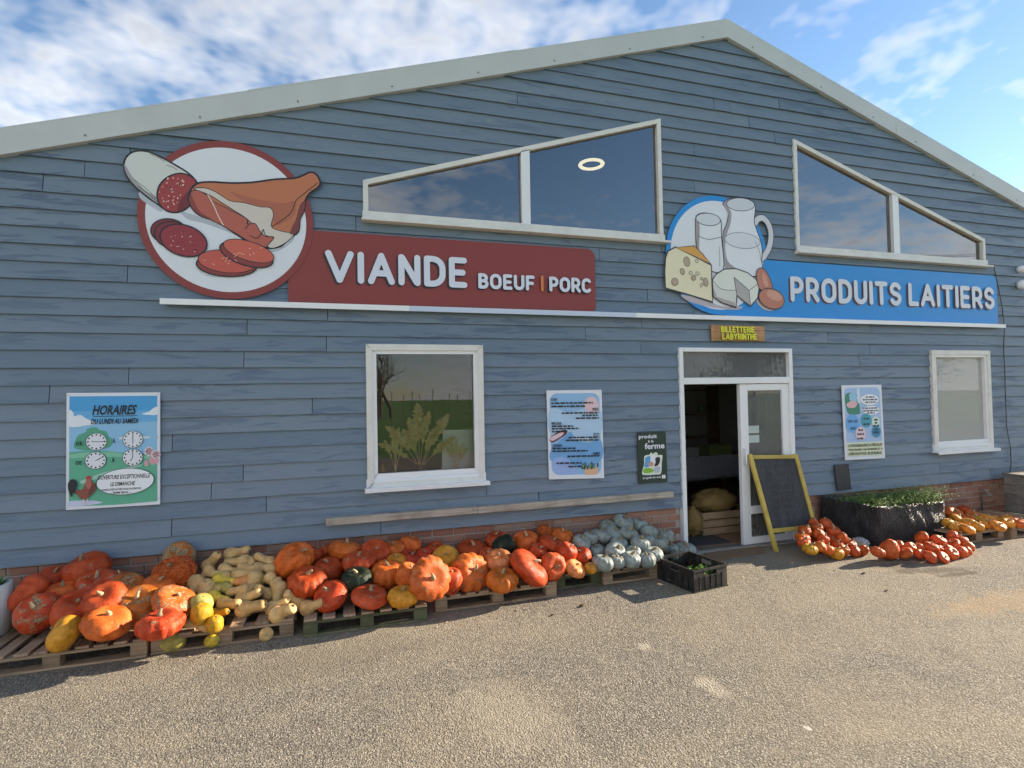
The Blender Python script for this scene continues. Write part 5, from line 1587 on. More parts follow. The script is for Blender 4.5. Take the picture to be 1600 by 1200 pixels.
# grey pumpkins
H5 = (-0.45, 0.235, 0.95, 0.144, -0.05)
GREY = [
    ('top', [(974, 816, 31, 24), (950, 824, 26, 22), (999, 821, 26, 22)]),
    ('upper row', [(922, 841, 24, 22), (939, 837, 29, 21), (957, 834, 28, 24), (982, 834, 30, 21), (1014, 831, 28, 24), (1040, 838, 26, 22)]),
    ('middle row', [(908, 848, 28, 24), (932, 862, 27, 23), (967, 850, 28, 23), (1000, 850, 30, 26), (1029, 850, 29, 25), (1010, 845, 26, 22), (989, 864, 26, 22)]),
    ('lower row', [(942, 880, 33, 26), (961, 863, 32, 31), (964, 878, 26, 22), (986, 875, 30, 26), (1011, 875, 26, 24), (1021, 865, 30, 20)]),
]
n = 0
for rown, items in GREY:
    for k, (u, v, w_, h_) in enumerate(sorted(items)):
        ax = (rq.uniform(-.25, .35), -rq.uniform(.0, .5), 1)
        if (u, v) == (961, 863): ax = (.2, -.6, .8)
        place('grey_pumpkin', GM['grey'][n % 3], SG[n % 3], u, v, w_ * 1.04, h_ * 1.04, ax, COLR['G'], H5, '%s blue-grey pumpkin from the left in the %s of its heap' % (ORD[k], rown + (' row' if rown == 'top' else '')), 'pumpkin', 'blue-grey pumpkins heaped beside the door', 0.12 if n % 3 else 0.35, 1.25)
        n += 1
HGR = (-0.45, 0.09, 0.0, 0.0, -0.05)
for (u, v, w_, h_, lab) in ((1047, 858, 27, 19, 'pale grey pumpkin on the ground between the heap and the door post'), (1070, 859, 36, 22, 'broad pale grey pumpkin on the ground behind the black crate'), (1055, 867, 20, 16, 'small pale grey pumpkin on the ground just behind the crate edge')):
    place('grey_pumpkin', GM['grey'][n % 3], SG[n % 3], u, v, w_, h_, tilt(0, .15), COLR['G'], HGR, lab, 'pumpkin', 'blue-grey pumpkins heaped beside the door', .12, 1.25); n += 1

# right of the door: mixed heap at the chalkboard, red kuri heap, small squashes on pallets
H6 = (-0.78, 0.09, 0.62, 0.0, -0.05)
MIX = [
    ('back row', [(1271, 816, 14, 14, 'R'), (1289, 818, 21, 17, 'R'), (1259, 829, 20, 16, 'R'), (1277, 825, 18, 16, 'R'), (1302, 831, 22, 19, 'R')]),
    ('middle row', [(1254, 840, 24, 15, 'Y'), (1279, 834, 18, 16, 'R'), (1315, 840, 17, 17, 'R'), (1286, 842, 18, 17, 'R'), (1299, 845, 20, 17, 'R'), (1328, 848, 23, 15, 'R')]),
    ('third row', [(1256, 848, 21, 16, 'R'), (1308, 850, 18, 15, 'R'), (1281, 854, 20, 16, 'O')]),
    ('front row', [(1266, 858, 24, 17, 'Y'), (1293, 859, 20, 17, 'Y'), (1307, 865, 22, 19, 'Y'), (1318, 860, 18, 18, 'O'), (1335, 861, 18, 16, 'R'), (1349, 860, 15, 18, 'R')]),
]
n = 0
for rown, items in MIX:
    for k, (u, v, w_, h_, c) in enumerate(sorted(items)):
        kd = 'rib' if c == 'Y' else ('kuri', 'smooth', 'flat')[n % 3]
        ax = (rq.uniform(-.5, .5), -rq.uniform(.1, .7), 1) if c != 'Y' else (rq.uniform(-.15, .15), -.15, 1)
        place('small_pumpkin', GM[kd][n % 3], SM[n % 4], u, v, w_ * 1.0, h_ * 1.02, ax, COLR['O' if c == 'Y' and n % 2 else c] if c != 'R' else (0.54, 0.068, 0.004), H6, '%s small %s pumpkin from left, %s of the chalkboard heap' % (ORD[k], {'R': 'red-orange', 'Y': 'yellow-orange', 'O': 'orange'}[c], rown), 'pumpkin', 'small pumpkins heaped beside the chalkboard', 0.05, 1.5)
        n += 1
H7 = (-1.12, 0.10, 0.36, 0.0, -0.30)
KURI = [
    ('back row', [(1441, 840, 19, 20), (1467, 846, 22, 19), (1487, 850, 21, 16), (1490, 837, 18, 14), (1501, 844, 20, 14), (1404, 852, 16, 15)]),
    ('middle row', [(1422, 856, 19, 18), (1437, 856, 17, 15), (1454, 856, 23, 19), (1479, 858, 18, 15), (1469, 859, 14, 13), (1512, 854, 19, 18)]),
    ('front row', [(1372, 863, 21, 18), (1390, 858, 28, 30), (1414, 864, 19, 17), (1438, 866, 18, 15), (1454, 870, 20, 18), (1474, 871, 21, 16), (1486, 865, 21, 19), (1501, 862, 19, 18), (1511, 861, 14, 16)]),
]
for rown, items in KURI:
    for k, (u, v, w_, h_) in enumerate(sorted(items)):
        ax = (rq.uniform(-.6, .6), -rq.uniform(-.1, .8), rq.uniform(.5, 1))
        if w_ == 28: ax = (.1, -.15, 1)
        place('red_squash', GM[('kuri', 'smooth', 'flat')[n % 3]][n % 2], SM[n % 4], u, v, w_ * 1.0, h_ * 1.03, ax, (0.60, 0.078, 0.008), H7, '%s glossy red squash from left, %s of the heap before the planter' % (ORD[k], rown), 'squash', 'red squashes in front of the planter', 0.03, 1.0)
        n += 1
H8 = (-0.55, 0.20, 0.25, 0.146, -0.05)
SML = [
    ('back row', [(1491, 803, 29, 18, 'O'), (1507, 797, 18, 15, 'R'), (1520, 804, 19, 13, 'O'), (1560, 812, 18, 12, 'Y'), (1573, 810, 16, 12, 'Y')]),
    ('middle row', [(1497, 811, 21, 13, 'Y'), (1512, 810, 18, 12, 'O'), (1526, 811, 19, 13, 'Y'), (1543, 810, 20, 13, 'Y'), (1575, 817, 19, 13, 'Y'), (1592, 817, 22, 14, 'O')]),
    ('front row', [(1482, 818, 18, 15, 'Y'), (1495, 823, 21, 14, 'Y'), (1511, 817, 20, 13, 'Y'), (1512, 827, 20, 14, 'Y'), (1527, 823, 17, 16, 'Y'), (1543, 818, 21, 14, 'Y'), (1560, 822, 21, 13, 'Y')]),
]
for rown, items in SML:
    for k, (u, v, w_, h_, c) in enumerate(sorted(items)):
        cc = COLR[c] if c != 'Y' else (0.70, 0.27, 0.02)
        place('small_squash', GM[('smooth', 'oval', 'flat')[n % 3]][n % 2], SM[n % 4], u, v, w_ * 1.05, h_ * 1.05, (rq.uniform(-.4, .4), -rq.uniform(0, .6), 1), cc, H8, '%s small %s squash from left, %s on the right-hand pallets' % (ORD[k], {'O': 'orange', 'R': 'red', 'Y': 'amber'}[c], rown), 'squash', 'small squashes on the right-hand pallets', 0.05, 1.2)
        n += 1
# settle: where two bodies cut into each other, slide them apart along their lines of sight
BODY = [o for o in COL.objects if o.get('category') in ('pumpkin', 'squash') and o.name.split('.')[0] != 'butternut_squash']
INFO = []
for o in BODY:
    rr_ = (o.scale[0] * 2 + o.scale[2]) / 3 * 0.90
    low_ = 0.144 if (o.location.x < 3.2 or o.location.x > 7.3) else 0.0
    if 'fallen under' in str(o.get('group')): low_ = 0.0
    INFO.append([o, Vector(o.location), rr_, (Vector(o.location) - CP).normalized(), 0.0, low_])
for it in range(50):
    for i in range(len(INFO)):
        A_ = INFO[i]
        for j in range(i + 1, len(INFO)):
            B2 = INFO[j]
            if abs(A_[1].x - B2[1].x) > .4: continue
            dd = (A_[1] - B2[1]).length; ov = A_[2] + B2[2] - dd
            if ov > 0.004:
                near, far = (A_, B2) if (A_[1] - CP).length < (B2[1] - CP).length else (B2, A_)
                st_ = min(0.012, ov * .4)
                if near[4] > -0.20: near[1] -= near[3] * st_; near[4] -= st_
                if far[1].y + far[2] * .9 < -0.045 and far[1].z - far[2] * .8 > far[5]: far[1] += far[3] * st_; far[4] += st_
for k, (o, p, *_r) in enumerate(INFO):
    d_old = (Vector(o.location) - CP).length; o.location = p
    o.scale = Vector(o.scale) * ((p - CP).length / d_old)
PLACED = [(p.copy(), o.scale[0], o.scale[2], o['label']) for (o, p, *_r) in INFO]
# what carries the upper layers: pumpkins buried inside the heaps
ALLP = [q_ for q_ in PLACED]
nb = 0
for (p, R, hz, lab) in ALLP:
    base = 0.146 if p.x < 3.4 or p.x > 7.4 else 0.0
    gap = p.z - hz - base
    if gap < 0.09 or 'grey pumpkin on' in lab: continue
    r_ = min(0.15, max(0.06, gap / 2 + 0.03))
    c = p + Vector((0, 0.02, 0)); c.z = base + r_ * .8
    c.y = min(c.y, -0.03 - r_)
    if any((c - q_[0]).length < (r_ + q_[1]) * 0.72 for q_ in PLACED): continue
    grey = 'grey' in lab
    o = bpy.data.objects.new('buried_pumpkin', GM['grey' if grey else 'flat'][nb % 3]); COL.objects.link(o)
    o.location = c; o.scale = (r_, r_, r_ * .82); o.rotation_euler = (rq.uniform(-.3, .3), rq.uniform(-.3, .3), rq.uniform(0, 6))
    o.color = (*(COLR['G'] if grey else COLR['R']), 1)
    tag(o, 'pumpkin buried in the lower layer of a heap, hardly showing', 'pumpkin', 'pumpkins buried inside the heaps')
    PLACED.append((c, r_, r_ * .8, 'buried'))
    nb += 1

# ================================================================== by the door
bl, brr, tl, tr = Vector((5.01, -0.335, 0.0)), Vector((5.68, -0.335, 0.0)), Vector((4.88, -0.085, 1.15)), Vector((5.59, -0.085, 1.12))
cbd = thing('chalkboard', (5.3, -0.25, 0), 'black chalkboard in a yellow wooden frame leaning beside the door', 'chalkboard')
nrm = (tr - tl).cross(bl - tl).normalized()
if nrm.y > 0: nrm = -nrm
for a, c in ((tl, bl), (tr, brr)):
    m_ = MB().bar(a + (a - c).normalized() * 0.015, c, 0.055, 0.035, nrm); m_.build('leg', M['yellowwood'], cbd, bevel=0.003)
def cbp(s, t_, off=0.0):
    return tl + (tr - tl) * s * (1 - t_) + (bl - tl) * t_ + (brr - bl) * s * t_ + nrm * off
MB().bar(cbp(.035, .018), cbp(.965, .018), 0.05, 0.03, nrm).build('top_rail', M['yellowwood'], cbd, bevel=0.003)
MB().bar(cbp(.035, .79), cbp(.965, .79), 0.05, 0.03, nrm).build('bottom_rail', M['yellowwood'], cbd, bevel=0.003)
mck, t, b = base_mat('chalk_dusted_board')
p_ = wpos(t)
L(t, ramp(t, mathn(t, 'ADD', mathn(t, 'MULTIPLY', noise_n(t, mapping(t, p_, (9, 9, 2)), 1.4, 6, 0.7), 0.6), mathn(t, 'MULTIPLY', noise_n(t, p_, 38, 4, 0.7), 0.4)),
        [(0.42, (0.028, 0.029, 0.032)), (0.58, (0.055, 0.057, 0.06)), (0.75, (0.15, 0.15, 0.155))]), b.inputs['Base Color'])
b.inputs['Roughness'].default_value = 0.75
m_ = MB()
q = [cbp(.04, .79, .002), cbp(.96, .79, .002), cbp(.96, .02, .002), cbp(.04, .02, .002)]
i = len(m_.v); m_.v += [tuple(p) for p in q] + [tuple(p - nrm * 0.008) for p in q]
for f_ in ((0, 1, 2, 3), (7, 6, 5, 4), (0, 4, 5, 1), (1, 5, 6, 2), (2, 6, 7, 3), (3, 7, 4, 0)):
    m_.f.append(f_); m_.m.append(0)
board = m_.build('board', mck, cbd)
ck = MB()
rc = random.Random(4)
for row in range(9):
    t_ = 0.09 + row * 0.072
    s = rc.uniform(.12, .25); e = rc.uniform(.6, .9)
    while s < e:
        pts = []
        for k in range(rc.randint(4, 8)):
            pts.append((s, t_ + rc.uniform(-.018, .018))); s += rc.uniform(.008, .022)
        for a, c in zip(pts[:-1], pts[1:]):
            A, C = cbp(*a, .004), cbp(*c, .004)
            d = (C - A).normalized(); n_ = d.cross(nrm) * 0.0022
            ck.face([A - n_, C - n_, C + n_, A + n_])
        s += .04
tag(ck.build('chalk_marks', pm('chalk', (0.10, 0.10, 0.104), 0.95, .3, 60), board), kind='stuff')
m_ = MB()
q = [onground(u, v) for u, v in ((1108, 879), (1196, 864), (1178, 852), (1092, 862))]
m_.v += [(p.x, min(p.y, -0.108), 0.004) for p in q] + [(p.x, min(p.y, -0.108), 0.016) for p in q]
m_.f += [(3, 2, 1, 0), (4, 5, 6, 7), (0, 1, 5, 4), (1, 2, 6, 5), (2, 3, 7, 6), (3, 0, 4, 7)]; m_.m += [0] * 6
tag(m_.build('doormat', M['mat']), 'worn brown doormat on the ground before the open door', 'doormat')
m_ = MB().box(4.02, 4.76, 0.14, 0.78, 0.0215, 0.030)
tag(m_.build('entrance_mat', M['darkmat']), 'dark grey mat just inside the open door', 'doormat')

# black crate -----------------------------------------------------------
A, B_, C_ = Vector((3.16, -0.67, 0)), Vector((3.24, -1.18, 0)), Vector((3.68, -1.11, 0))
crt = thing('plastic_crate', ((A.x + C_.x) / 2, (A.y + C_.y) / 2, 0), 'black plastic crate with a little salad standing in front of the door', 'crate')
ex = (C_ - B_).normalized(); lx = (C_ - B_).length
ey = Vector((-ex.y, ex.x, 0)); ly = 0.53
HZ = 0.218
def cl(x, y, z): return B_ + ex * x + ey * y + Vector((0, 0, z))
def slab(m_, x0, x1, y0, y1, z0, z1):
    i = len(m_.v)
    m_.v += [tuple(cl(*p)) for p in ((x0, y0, z0), (x1, y0, z0), (x1, y1, z0), (x0, y1, z0), (x0, y0, z1), (x1, y0, z1), (x1, y1, z1), (x0, y1, z1))]
    for q in ((0, 3, 2, 1), (4, 5, 6, 7), (0, 1, 5, 4), (1, 2, 6, 5), (2, 3, 7, 6), (3, 0, 4, 7)):
        m_.f.append(tuple(i + k for k in q)); m_.m.append(0)
BP = M['blackplastic']
wornplastic, t, b = base_mat('scuffed_black_plastic')
p_ = wpos(t)
L(t, ramp(t, noise_n(t, mapping(t, p_, (6, 6, 1.2)), 4.0, 7, 0.7), [(0.48, (0.013, 0.013, 0.014)), (0.72, (0.085, 0.07, 0.05))]), b.inputs['Base Color'])
b.inputs['Roughness'].default_value = 0.5
m_ = MB(); slab(m_, 0.01, lx - 0.01, 0.01, ly - 0.01, 0.004, 0.014); m_.build('crate_base', BP, crt)
tw = 0.010
def side(pts):
    m_ = MB()
    for p in pts: slab(m_, *p)
    o = m_.build('crate_side', wornplastic, crt)
# short sides: wall with a hand hole, ribs, rim
for y in (0.0, ly - tw):
    yo = (y - 0.008, y) if y == 0 else (y + tw, y + tw + 0.008)
    side([(0, lx, y, y + tw, 0.0, 0.145), (0, lx * .32, y, y + tw, 0.1455, 0.19), (lx * .68, lx, y, y + tw, 0.1455, 0.19), (0, lx, y, y + tw, 0.1905, HZ)] +
         [(lx * k / 6 - .004, lx * k / 6 + .004, *yo, 0.01, 0.145) for k in range(1, 6)] + [(-0.006, lx + .006, *yo, HZ - .02, HZ), (-0.006, lx + .006, *yo, 0.0, 0.012)])
for x in (0.0, lx - tw):
    xo = (x - 0.008, x) if x == 0 else (x + tw, x + tw + 0.008)
    side([(x, x + tw, tw, ly - tw, 0.0, 0.03), (x, x + tw, tw, ly - tw, 0.045, 0.15), (x, x + tw, tw, ly * .38, 0.1505, 0.19), (x, x + tw, ly * .62, ly - tw, 0.1505, 0.19), (x, x + tw, tw, ly - tw, 0.1905, HZ)] +
         [(*xo, ly * k / 7 - .004, ly * k / 7 + .004, 0.01, 0.15) for k in range(1, 7)] + [(*xo, 0, ly, HZ - .02, HZ), (*xo, 0, ly, 0.0, 0.012)])
def leaf_mat(name, c0, c1):
    m, t, b = base_mat(name)
    L(t, ramp(t, noise_n(t, wpos(t), 14, 4), [(0.3, c0), (0.7, c1)]), b.inputs['Base Color'])
    b.inputs['Roughness'].default_value = 0.55
    b.inputs['Transmission Weight'].default_value = 0.0
    return m
LEAF = leaf_mat('salad_leaf', (0.06, 0.15, 0.015), (0.15, 0.30, 0.03))
FERN = leaf_mat('carrot_top_leaf', (0.10, 0.18, 0.03), (0.24, 0.34, 0.08))
rl = random.Random(9)
m_ = MB()
for k in range(260):
    x, y = rl.gauss(lx * .55, .07), rl.gauss(ly * .30, .08)
    x = min(max(x, .05), lx - .05); y = min(max(y, .05), ly - .05)
    z = 0.07 + 0.11 * exp(-((x - lx * .55) ** 2 + (y - ly * .3) ** 2) / .02) * rl.random() + rl.random() * .03
    c = cl(x, y, z); a = rl.uniform(0, 6.28); l = rl.uniform(.02, .045); tz = rl.uniform(-.3, .7)
    d = Vector((cos(a), sin(a), tz)).normalized() * l; s = Vector((-sin(a), cos(a), rl.uniform(-.3, .3))) * l * .45
    m_.face([c, c + d * .5 + s, c + d, c + d * .5 - s])
tag(m_.build('salad_leaves', LEAF), 'loose green salad leaves lying in the black crate', 'salad', kind='stuff')

# planter wrapped in black sheet -----------------------------------------
FP = [Vector((6.30, -0.62, 0)), Vector((7.47, -0.62, 0)), Vector((7.72, -0.075, 0)), Vector((5.97, -0.075, 0))]
FH = [0.485, 0.47, 0.50, 0.56]
plt = thing('planter_box', (6.9, -0.35, 0), 'low planter box wrapped in crinkled black plastic sheet full of feathery greens', 'planter')
m_ = MB()
NS = 75; NT = 16
ring = []
for e in range(4):
    a, c = FP[e], FP[(e + 1) % 4]; ha, hc = FH[e], FH[(e + 1) % 4]
    d = (c - a).normalized(); out = Vector((d.y, -d.x, 0))
    for k in range(NS):
        f = k / NS
        ring.append((a + (c - a) * f, out, ha + (hc - ha) * f, e, f))
nR = len(ring)
cen = Vector((6.87, -0.33, 0))
for ti in range(NT + 4):
    tt = min(1.0, ti / NT)
    for k, (p, out, h_, e, f) in enumerate(ring):
        s = k * 0.021
        edge = min(f, 1 - f)
        mod = 0.25 + 1.1 * max(0, noise.noise(Vector((s * 2.1, tt * 1.5, 21))) + .25)
        fold = noise.noise(Vector((s * 5.0 + 1.6 * tt, tt * 1.6, 3.0))) * 0.020 + mod * noise.noise(Vector((s * 24.0 + 5.5 * tt, tt * 2.6, 9.0))) * 0.012 + noise.noise(Vector((s * 50.0 - 9 * tt, tt * 9, 2))) * 0.005
        fold *= 0.5 + 0.4 * tt
        bulge = 0.035 * sin(pi * min(1, tt * 1.1)) * sin(pi * f)
        if e == 2: fold *= .3; bulge = 0
        q = p + out * (fold + bulge)
        if edge < 0.04: q = q + (cen - p).normalized() * (0.04 - edge) * 0.35
        z = h_ * tt + (noise.noise(Vector((s * 7, 0, 5))) * 0.018 * tt)
        if ti > NT:
            kx = ti - NT
            inn = (cen - q); inn.z = 0
            q = q + inn.normalized() * (0.02 * kx)
            z += (0.008, -0.01, -0.07)[kx - 1]
        m_.v.append((q.x, min(q.y, -0.06), max(z, 0.001)))
for ti in range(NT + 3):
    for k in range(nR):
        k2 = (k + 1) % nR
        m_.f.append((ti * nR + k, ti * nR + k2, (ti + 1) * nR + k2, (ti + 1) * nR + k)); m_.m.append(0)
sheet, t, b = base_mat('crinkled_black_sheet')
p_ = wpos(t)
L(t, ramp(t, noise_n(t, p_, 6, 6, .65), [(.4, (0.017, 0.017, 0.018)), (.7, (0.05, 0.047, 0.043))]), b.inputs['Base Color'])
b.inputs['Roughness'].default_value = 0.33
bump(t, b, mathn(t, 'ADD', noise_n(t, mapping(t, p_, (9, 9, 4)), 2.4, 5, 0.7, 1.6), noise_n(t, mapping(t, p_, (16, 16, 2.2)), 2.0, 3, 0.6, 2.2)), 1.0, 0.04)
m_.build('plastic_sheet', sheet, plt, True)
m_ = MB(); m_.face([tuple(p + (cen - p) * 0.06 + Vector((0, 0, 0.40))) for p in FP]); m_.build('soil', pm('dark_soil', (0.04, 0.028, 0.018), 0.95, .3, 20), plt)
m_ = MB()
for k in range(620):
    f, g_ = rl.random(), rl.random()
    a = FP[0].lerp(FP[1], f); c = FP[3].lerp(FP[2], f)
    p = a.lerp(c, 0.10 + 0.82 * g_); p = cen + (p - cen) * .93
    dens_ = noise.noise(Vector((p.x * 2.3, p.y * 3, 1.0)))
    hgt = (0.20 + 0.12 * dens_ + rl.uniform(-.04, .06)) * (0.75 if f < .2 else 1.0)
    if hgt < .05: continue
    base_ = p + Vector((0, 0, 0.40)); lean = Vector((rl.gauss(0, .5), rl.gauss(-.15, .5), 1.0)).normalized()
    nl = 16
    for i in range(nl):
        t_ = (i + 1) / nl
        c = base_ + lean * hgt * t_ * 1.25 + Vector((lean.x, lean.y, -0.35)) * hgt * .5 * t_ ** 2
        for sd in (-1, 1):
            a_ = rl.uniform(0, 6.28); l = rl.uniform(.018, .045) * (1.15 - .6 * t_)
            d = Vector((cos(a_), sin(a_), rl.uniform(-.4, .6))).normalized() * l
            s = Vector((-sin(a_), cos(a_), rl.uniform(-.4, .4))) * l * .26
            m_.face([c, c + d * .6 + s, c + d, c + d * .6 - s])
tag(m_.build('carrot_greens', FERN), 'feathery green tops growing in the black planter', 'greens', kind='stuff')
# cardboard and clear bag beside the planter
q = onground(1334, 846)
m_ = MB(); m_.bar(onground(1322, 846, 0.10) + Vector((0, .12, 0)), onground(1358, 858, 0.03) + Vector((0, .1, 0)), 0.22, 0.006, Vector((0.3, -.4, .8)))
tag(m_.build('cardboard_sheet', pm('brown_cardboard', (0.30, 0.20, 0.12), 0.9)), 'bent brown cardboard sheet between the planter and the small pumpkins', 'cardboard')
m_ = MB(); c0 = onground(1358, 856, 0.05) + Vector((.05, .16, 0.0))
for i in range(9):
    f = -pi / 2 + pi * i / 8
    for j in range(14):
        g = 2 * pi * j / 14; rr = cos(f) * (0.09 + 0.03 * noise.noise(Vector((cos(g) * 2, sin(g) * 2, f * 2))))
        m_.v.append((c0.x + rr * cos(g), c0.y + rr * sin(g), 0.07 + 0.068 * sin(f)))
for i in range(8):
    for j in range(14):
        m_.f.append((i * 14 + j, i * 14 + (j + 1) % 14, (i + 1) * 14 + (j + 1) % 14, (i + 1) * 14 + j)); m_.m.append(0)
tag(m_.build('plastic_bag', pm('pale_crumpled_film', (0.35, 0.36, 0.36), 0.25, .5, 25)), 'crumpled pale plastic bag at the foot of the black planter', 'bag')
# grey boarded box at the right edge
bxr = thing('boarded_box', (9.85, -0.6, 0), 'grey weathered boarded box cut by the right edge of the picture', 'box')
for k in range(5):
    m_ = MB().box(9.22, 10.6, -0.80 - 0.004 * (k % 2), -0.775, 0.01 + k * 0.132, 0.132 + k * 0.132); m_.build('board', M['greywood'], bxr, bevel=0.004)
    m_ = MB().box(9.195 + .004 * (k % 2), 9.218, -0.80, -0.25, 0.01 + k * 0.132, 0.132 + k * 0.132); m_.build('board', M['greywood'], bxr, bevel=0.004)
m_ = MB().box(9.18, 10.6, -0.82, -0.23, 0.672, 0.70); m_.build('lid', M['greywood'], bxr, bevel=0.004)
# ribbed pale pot at the left edge
pot = thing('ribbed_pot', (-2.70, -0.42, 0.146), 'pale ribbed pot with a green plant cut by the left edge of the picture', 'pot')
prof = [(0.001, 0.0)]
for k in range(24):
    t_ = k / 23; prof.append((0.10 + 0.085 * sin(pi * (0.12 + .66 * t_)) + 0.008 * (k % 2), 0.40 * t_))
prof += [(0.14, 0.40), (0.13, 0.34), (0.001, 0.34)]
pc = (-2.70, -0.42, 0.146)
MB().lathe(prof, 30, pc).build('vessel', pm('pale_glazed_clay', (0.55, 0.56, 0.52), 0.5, .2, 12), pot, True)
m_ = MB()
for k in range(160):
    a = rl.uniform(0, 6.28); c = Vector(pc) + Vector((cos(a) * rl.uniform(0, .09), sin(a) * rl.uniform(0, .12), 0.36)); d = Vector((cos(a) * .9, sin(a) * .9, 1)) * rl.uniform(.03, .09); s = Vector((-sin(a), cos(a), 0)) * .012
    m_.face([c - s * .4, c + d * .5 + s, c + d, c + d * .5 - s])
tag(m_.build('foliage', LEAF, pot), kind='stuff')
# stray leaves and pebbles
for (u, v, nm, lab, col, r_) in ((909, 948, 'fallen_leaf', 'curled brown leaf on the asphalt in front of the grey pumpkins', (0.12, 0.07, 0.03), .022), (1349, 897, 'small_stone', 'small dark stone on the asphalt before the red squashes', (0.02, 0.02, 0.02), .016), (863, 962, 'fallen_leaf', 'tiny dark leaf on the asphalt before the pale pallet', (0.10, 0.06, 0.03), .014), (1385, 924, 'small_stone', 'tiny brown clod on the asphalt at the right', (0.13, 0.085, 0.04), .014)):
    g = onground(u, v); m_ = MB()
    for i in range(5):
        for j in range(8):
            f = -pi / 2 + pi * i / 4; gg = 2 * pi * j / 8; s = r_ * (1 + .35 * noise.noise(Vector((gg, f, u))))
            m_.v.append((g.x + 1.5 * s * cos(f) * cos(gg), g.y + s * cos(f) * sin(gg), 0.004 + r_ * .35 * (1 + sin(f)) * (1 + .6 * cos(gg) * cos(f))))
    for i in range(4):
        for j in range(8): m_.f.append((i * 8 + j, i * 8 + (j + 1) % 8, (i + 1) * 8 + (j + 1) % 8, (i + 1) * 8 + j)); m_.m.append(0)
    tag(m_.build(nm, pm(lab, col, .9)), lab, 'leaf' if 'leaf' in nm else 'stone')

# ================================================================== inside the shop
# potato crate and net sacks just inside the door
pcx = thing('potato_crate', (5.0, 0.7, 0.02), 'slatted wooden crate of potatoes just inside the open door', 'crate')
for y in (0.52, 1.0):
    for k in range(3):
        MB().box(4.62, 5.45, y, y + 0.018, 0.03 + k * 0.105, 0.12 + k * 0.105).build('slat', M['palletx'], pcx)
for x in (4.60, 5.452):
    for k in range(3):
        MB().box(x, x + 0.018, 0.52, 1.018, 0.03 + k * 0.105, 0.12 + k * 0.105).build('slat', M['pallet'], pcx)
def lumpy(c, r_, sq, seed, amp=.22):
    m_ = MB(); nu, nv = 28, 16
    for i in range(nv + 1):
        f = -pi / 2 + pi * i / nv
        for j in range(nu):
            g = 2 * pi * j / nu; d = Vector((cos(f) * cos(g), cos(f) * sin(g), sin(f)))
            s = 1 + amp * noise.noise(d * 2.4 + Vector((seed, 0, 0))) + amp * .6 * noise.noise(d * 6 + Vector((seed, 3, 0)))
            m_.v.append((c[0] + r_[0] * s * d.x, c[1] + r_[1] * s * d.y, c[2] + r_[2] * s * d.z))
    for i in range(nv):
        for j in range(nu): m_.f.append((i * nu + j, i * nu + (j + 1) % nu, (i + 1) * nu + (j + 1) % nu, (i + 1) * nu + j)); m_.m.append(0)
    return m_
NET = pm('yellow_potato_net', (0.27, 0.18, 0.06), 0.8, 0.5, 40, bumps=.6)
tag(lumpy((4.98, 0.76, 0.42), (0.34, 0.22, 0.17), 1, 3).build('potato_sack', NET, None, True), 'yellow net sack of potatoes bulging over the wooden crate', 'sack')
tag(lumpy((4.50, 0.62, 0.20), (0.12, 0.16, 0.20), 1, 8).build('potato_sack', NET, None, True), 'yellow net sack slumped at the left end of the wooden crate', 'sack')
# produce table and shelves further in
tbl = thing('produce_table', (5.2, 2.9, 0.02), 'long produce table deep inside the dim shop', 'table')
MB().box(3.9, 7.2, 2.55, 3.25, 0.78, 0.82).build('table_top', M['palletx'], tbl)
MB().box(3.88, 7.22, 2.53, 2.545, 0.42, 0.825).build('table_cloth', pm('patterned_cloth', (.42, .43, .48), .8, .6, 26), tbl)
for x in (3.98, 7.12):
    for y in (2.6, 3.2): MB().box(x - .03, x + .03, y - .03, y + .03, 0.02, 0.78).build('leg', M['palletx'], tbl)
rt = random.Random(21)
for k in range(4):
    x = 4.15 + k * .72
    col = ((0.5, 0.10, 0.02), (0.5, 0.5, 0.48), (0.42, 0.42, 0.44), (0.25, 0.3, 0.1))[k]
    m_ = MB(); m_.box(x, x + .5, 2.62, 3.0, 0.825, 0.84)
    for (a, c, d, e) in ((x, x + .5, 2.62, 2.635), (x, x + .5, 2.985, 3.0), (x, x + .015, 2.635, 2.985), (x + .485, x + .5, 2.635, 2.985)): m_.box(a, c, d, e, 0.84, 0.98)
    tag(m_.build('produce_tray', pm('tray_plastic_%d' % k, col, .5)), ('orange', 'white', 'grey', 'olive')[k] + ' plastic produce tray on the table inside the shop', 'tray')
shf = thing('wall_shelf', (5.0, 4.3, 0.02), 'tall shelf of jars against the inner wall of the shop', 'shelf')
for z in (0.5, 1.0, 1.5, 2.0): MB().box(3.6, 7.6, 4.02, 4.38, z, z + .03).build('shelf_board', M['palletx'], shf)
for x in (3.57, 7.6): MB().box(x, x + .03, 4.02, 4.38, 0.02, 2.1).build('upright', M['palletx'], shf)
for k in range(22):
    x = 3.75 + rt.random() * 3.7; z = rt.choice((0.53, 1.03, 1.53))
    col = rt.choice(((.7, .7, .66), (.55, .12, .04), (.5, .33, .1), (.2, .33, .12)))
    m_ = MB().lathe([(0.001, 0), (.05, 0), (.055, .02), (.055, .12), (.04, .14), (.042, .17), (.001, .17)], 12, (0, 0, 0))
    o = link('jar', m_.mesh('jar', pm('jar_%d' % int(col[0] * 100), col, .3), True)); o.location = (x, 4.12 + rt.random() * .12, z)
    tag(o, 'jar on the dim shelf at the back of the shop', 'jar', 'jars on the back shelf')
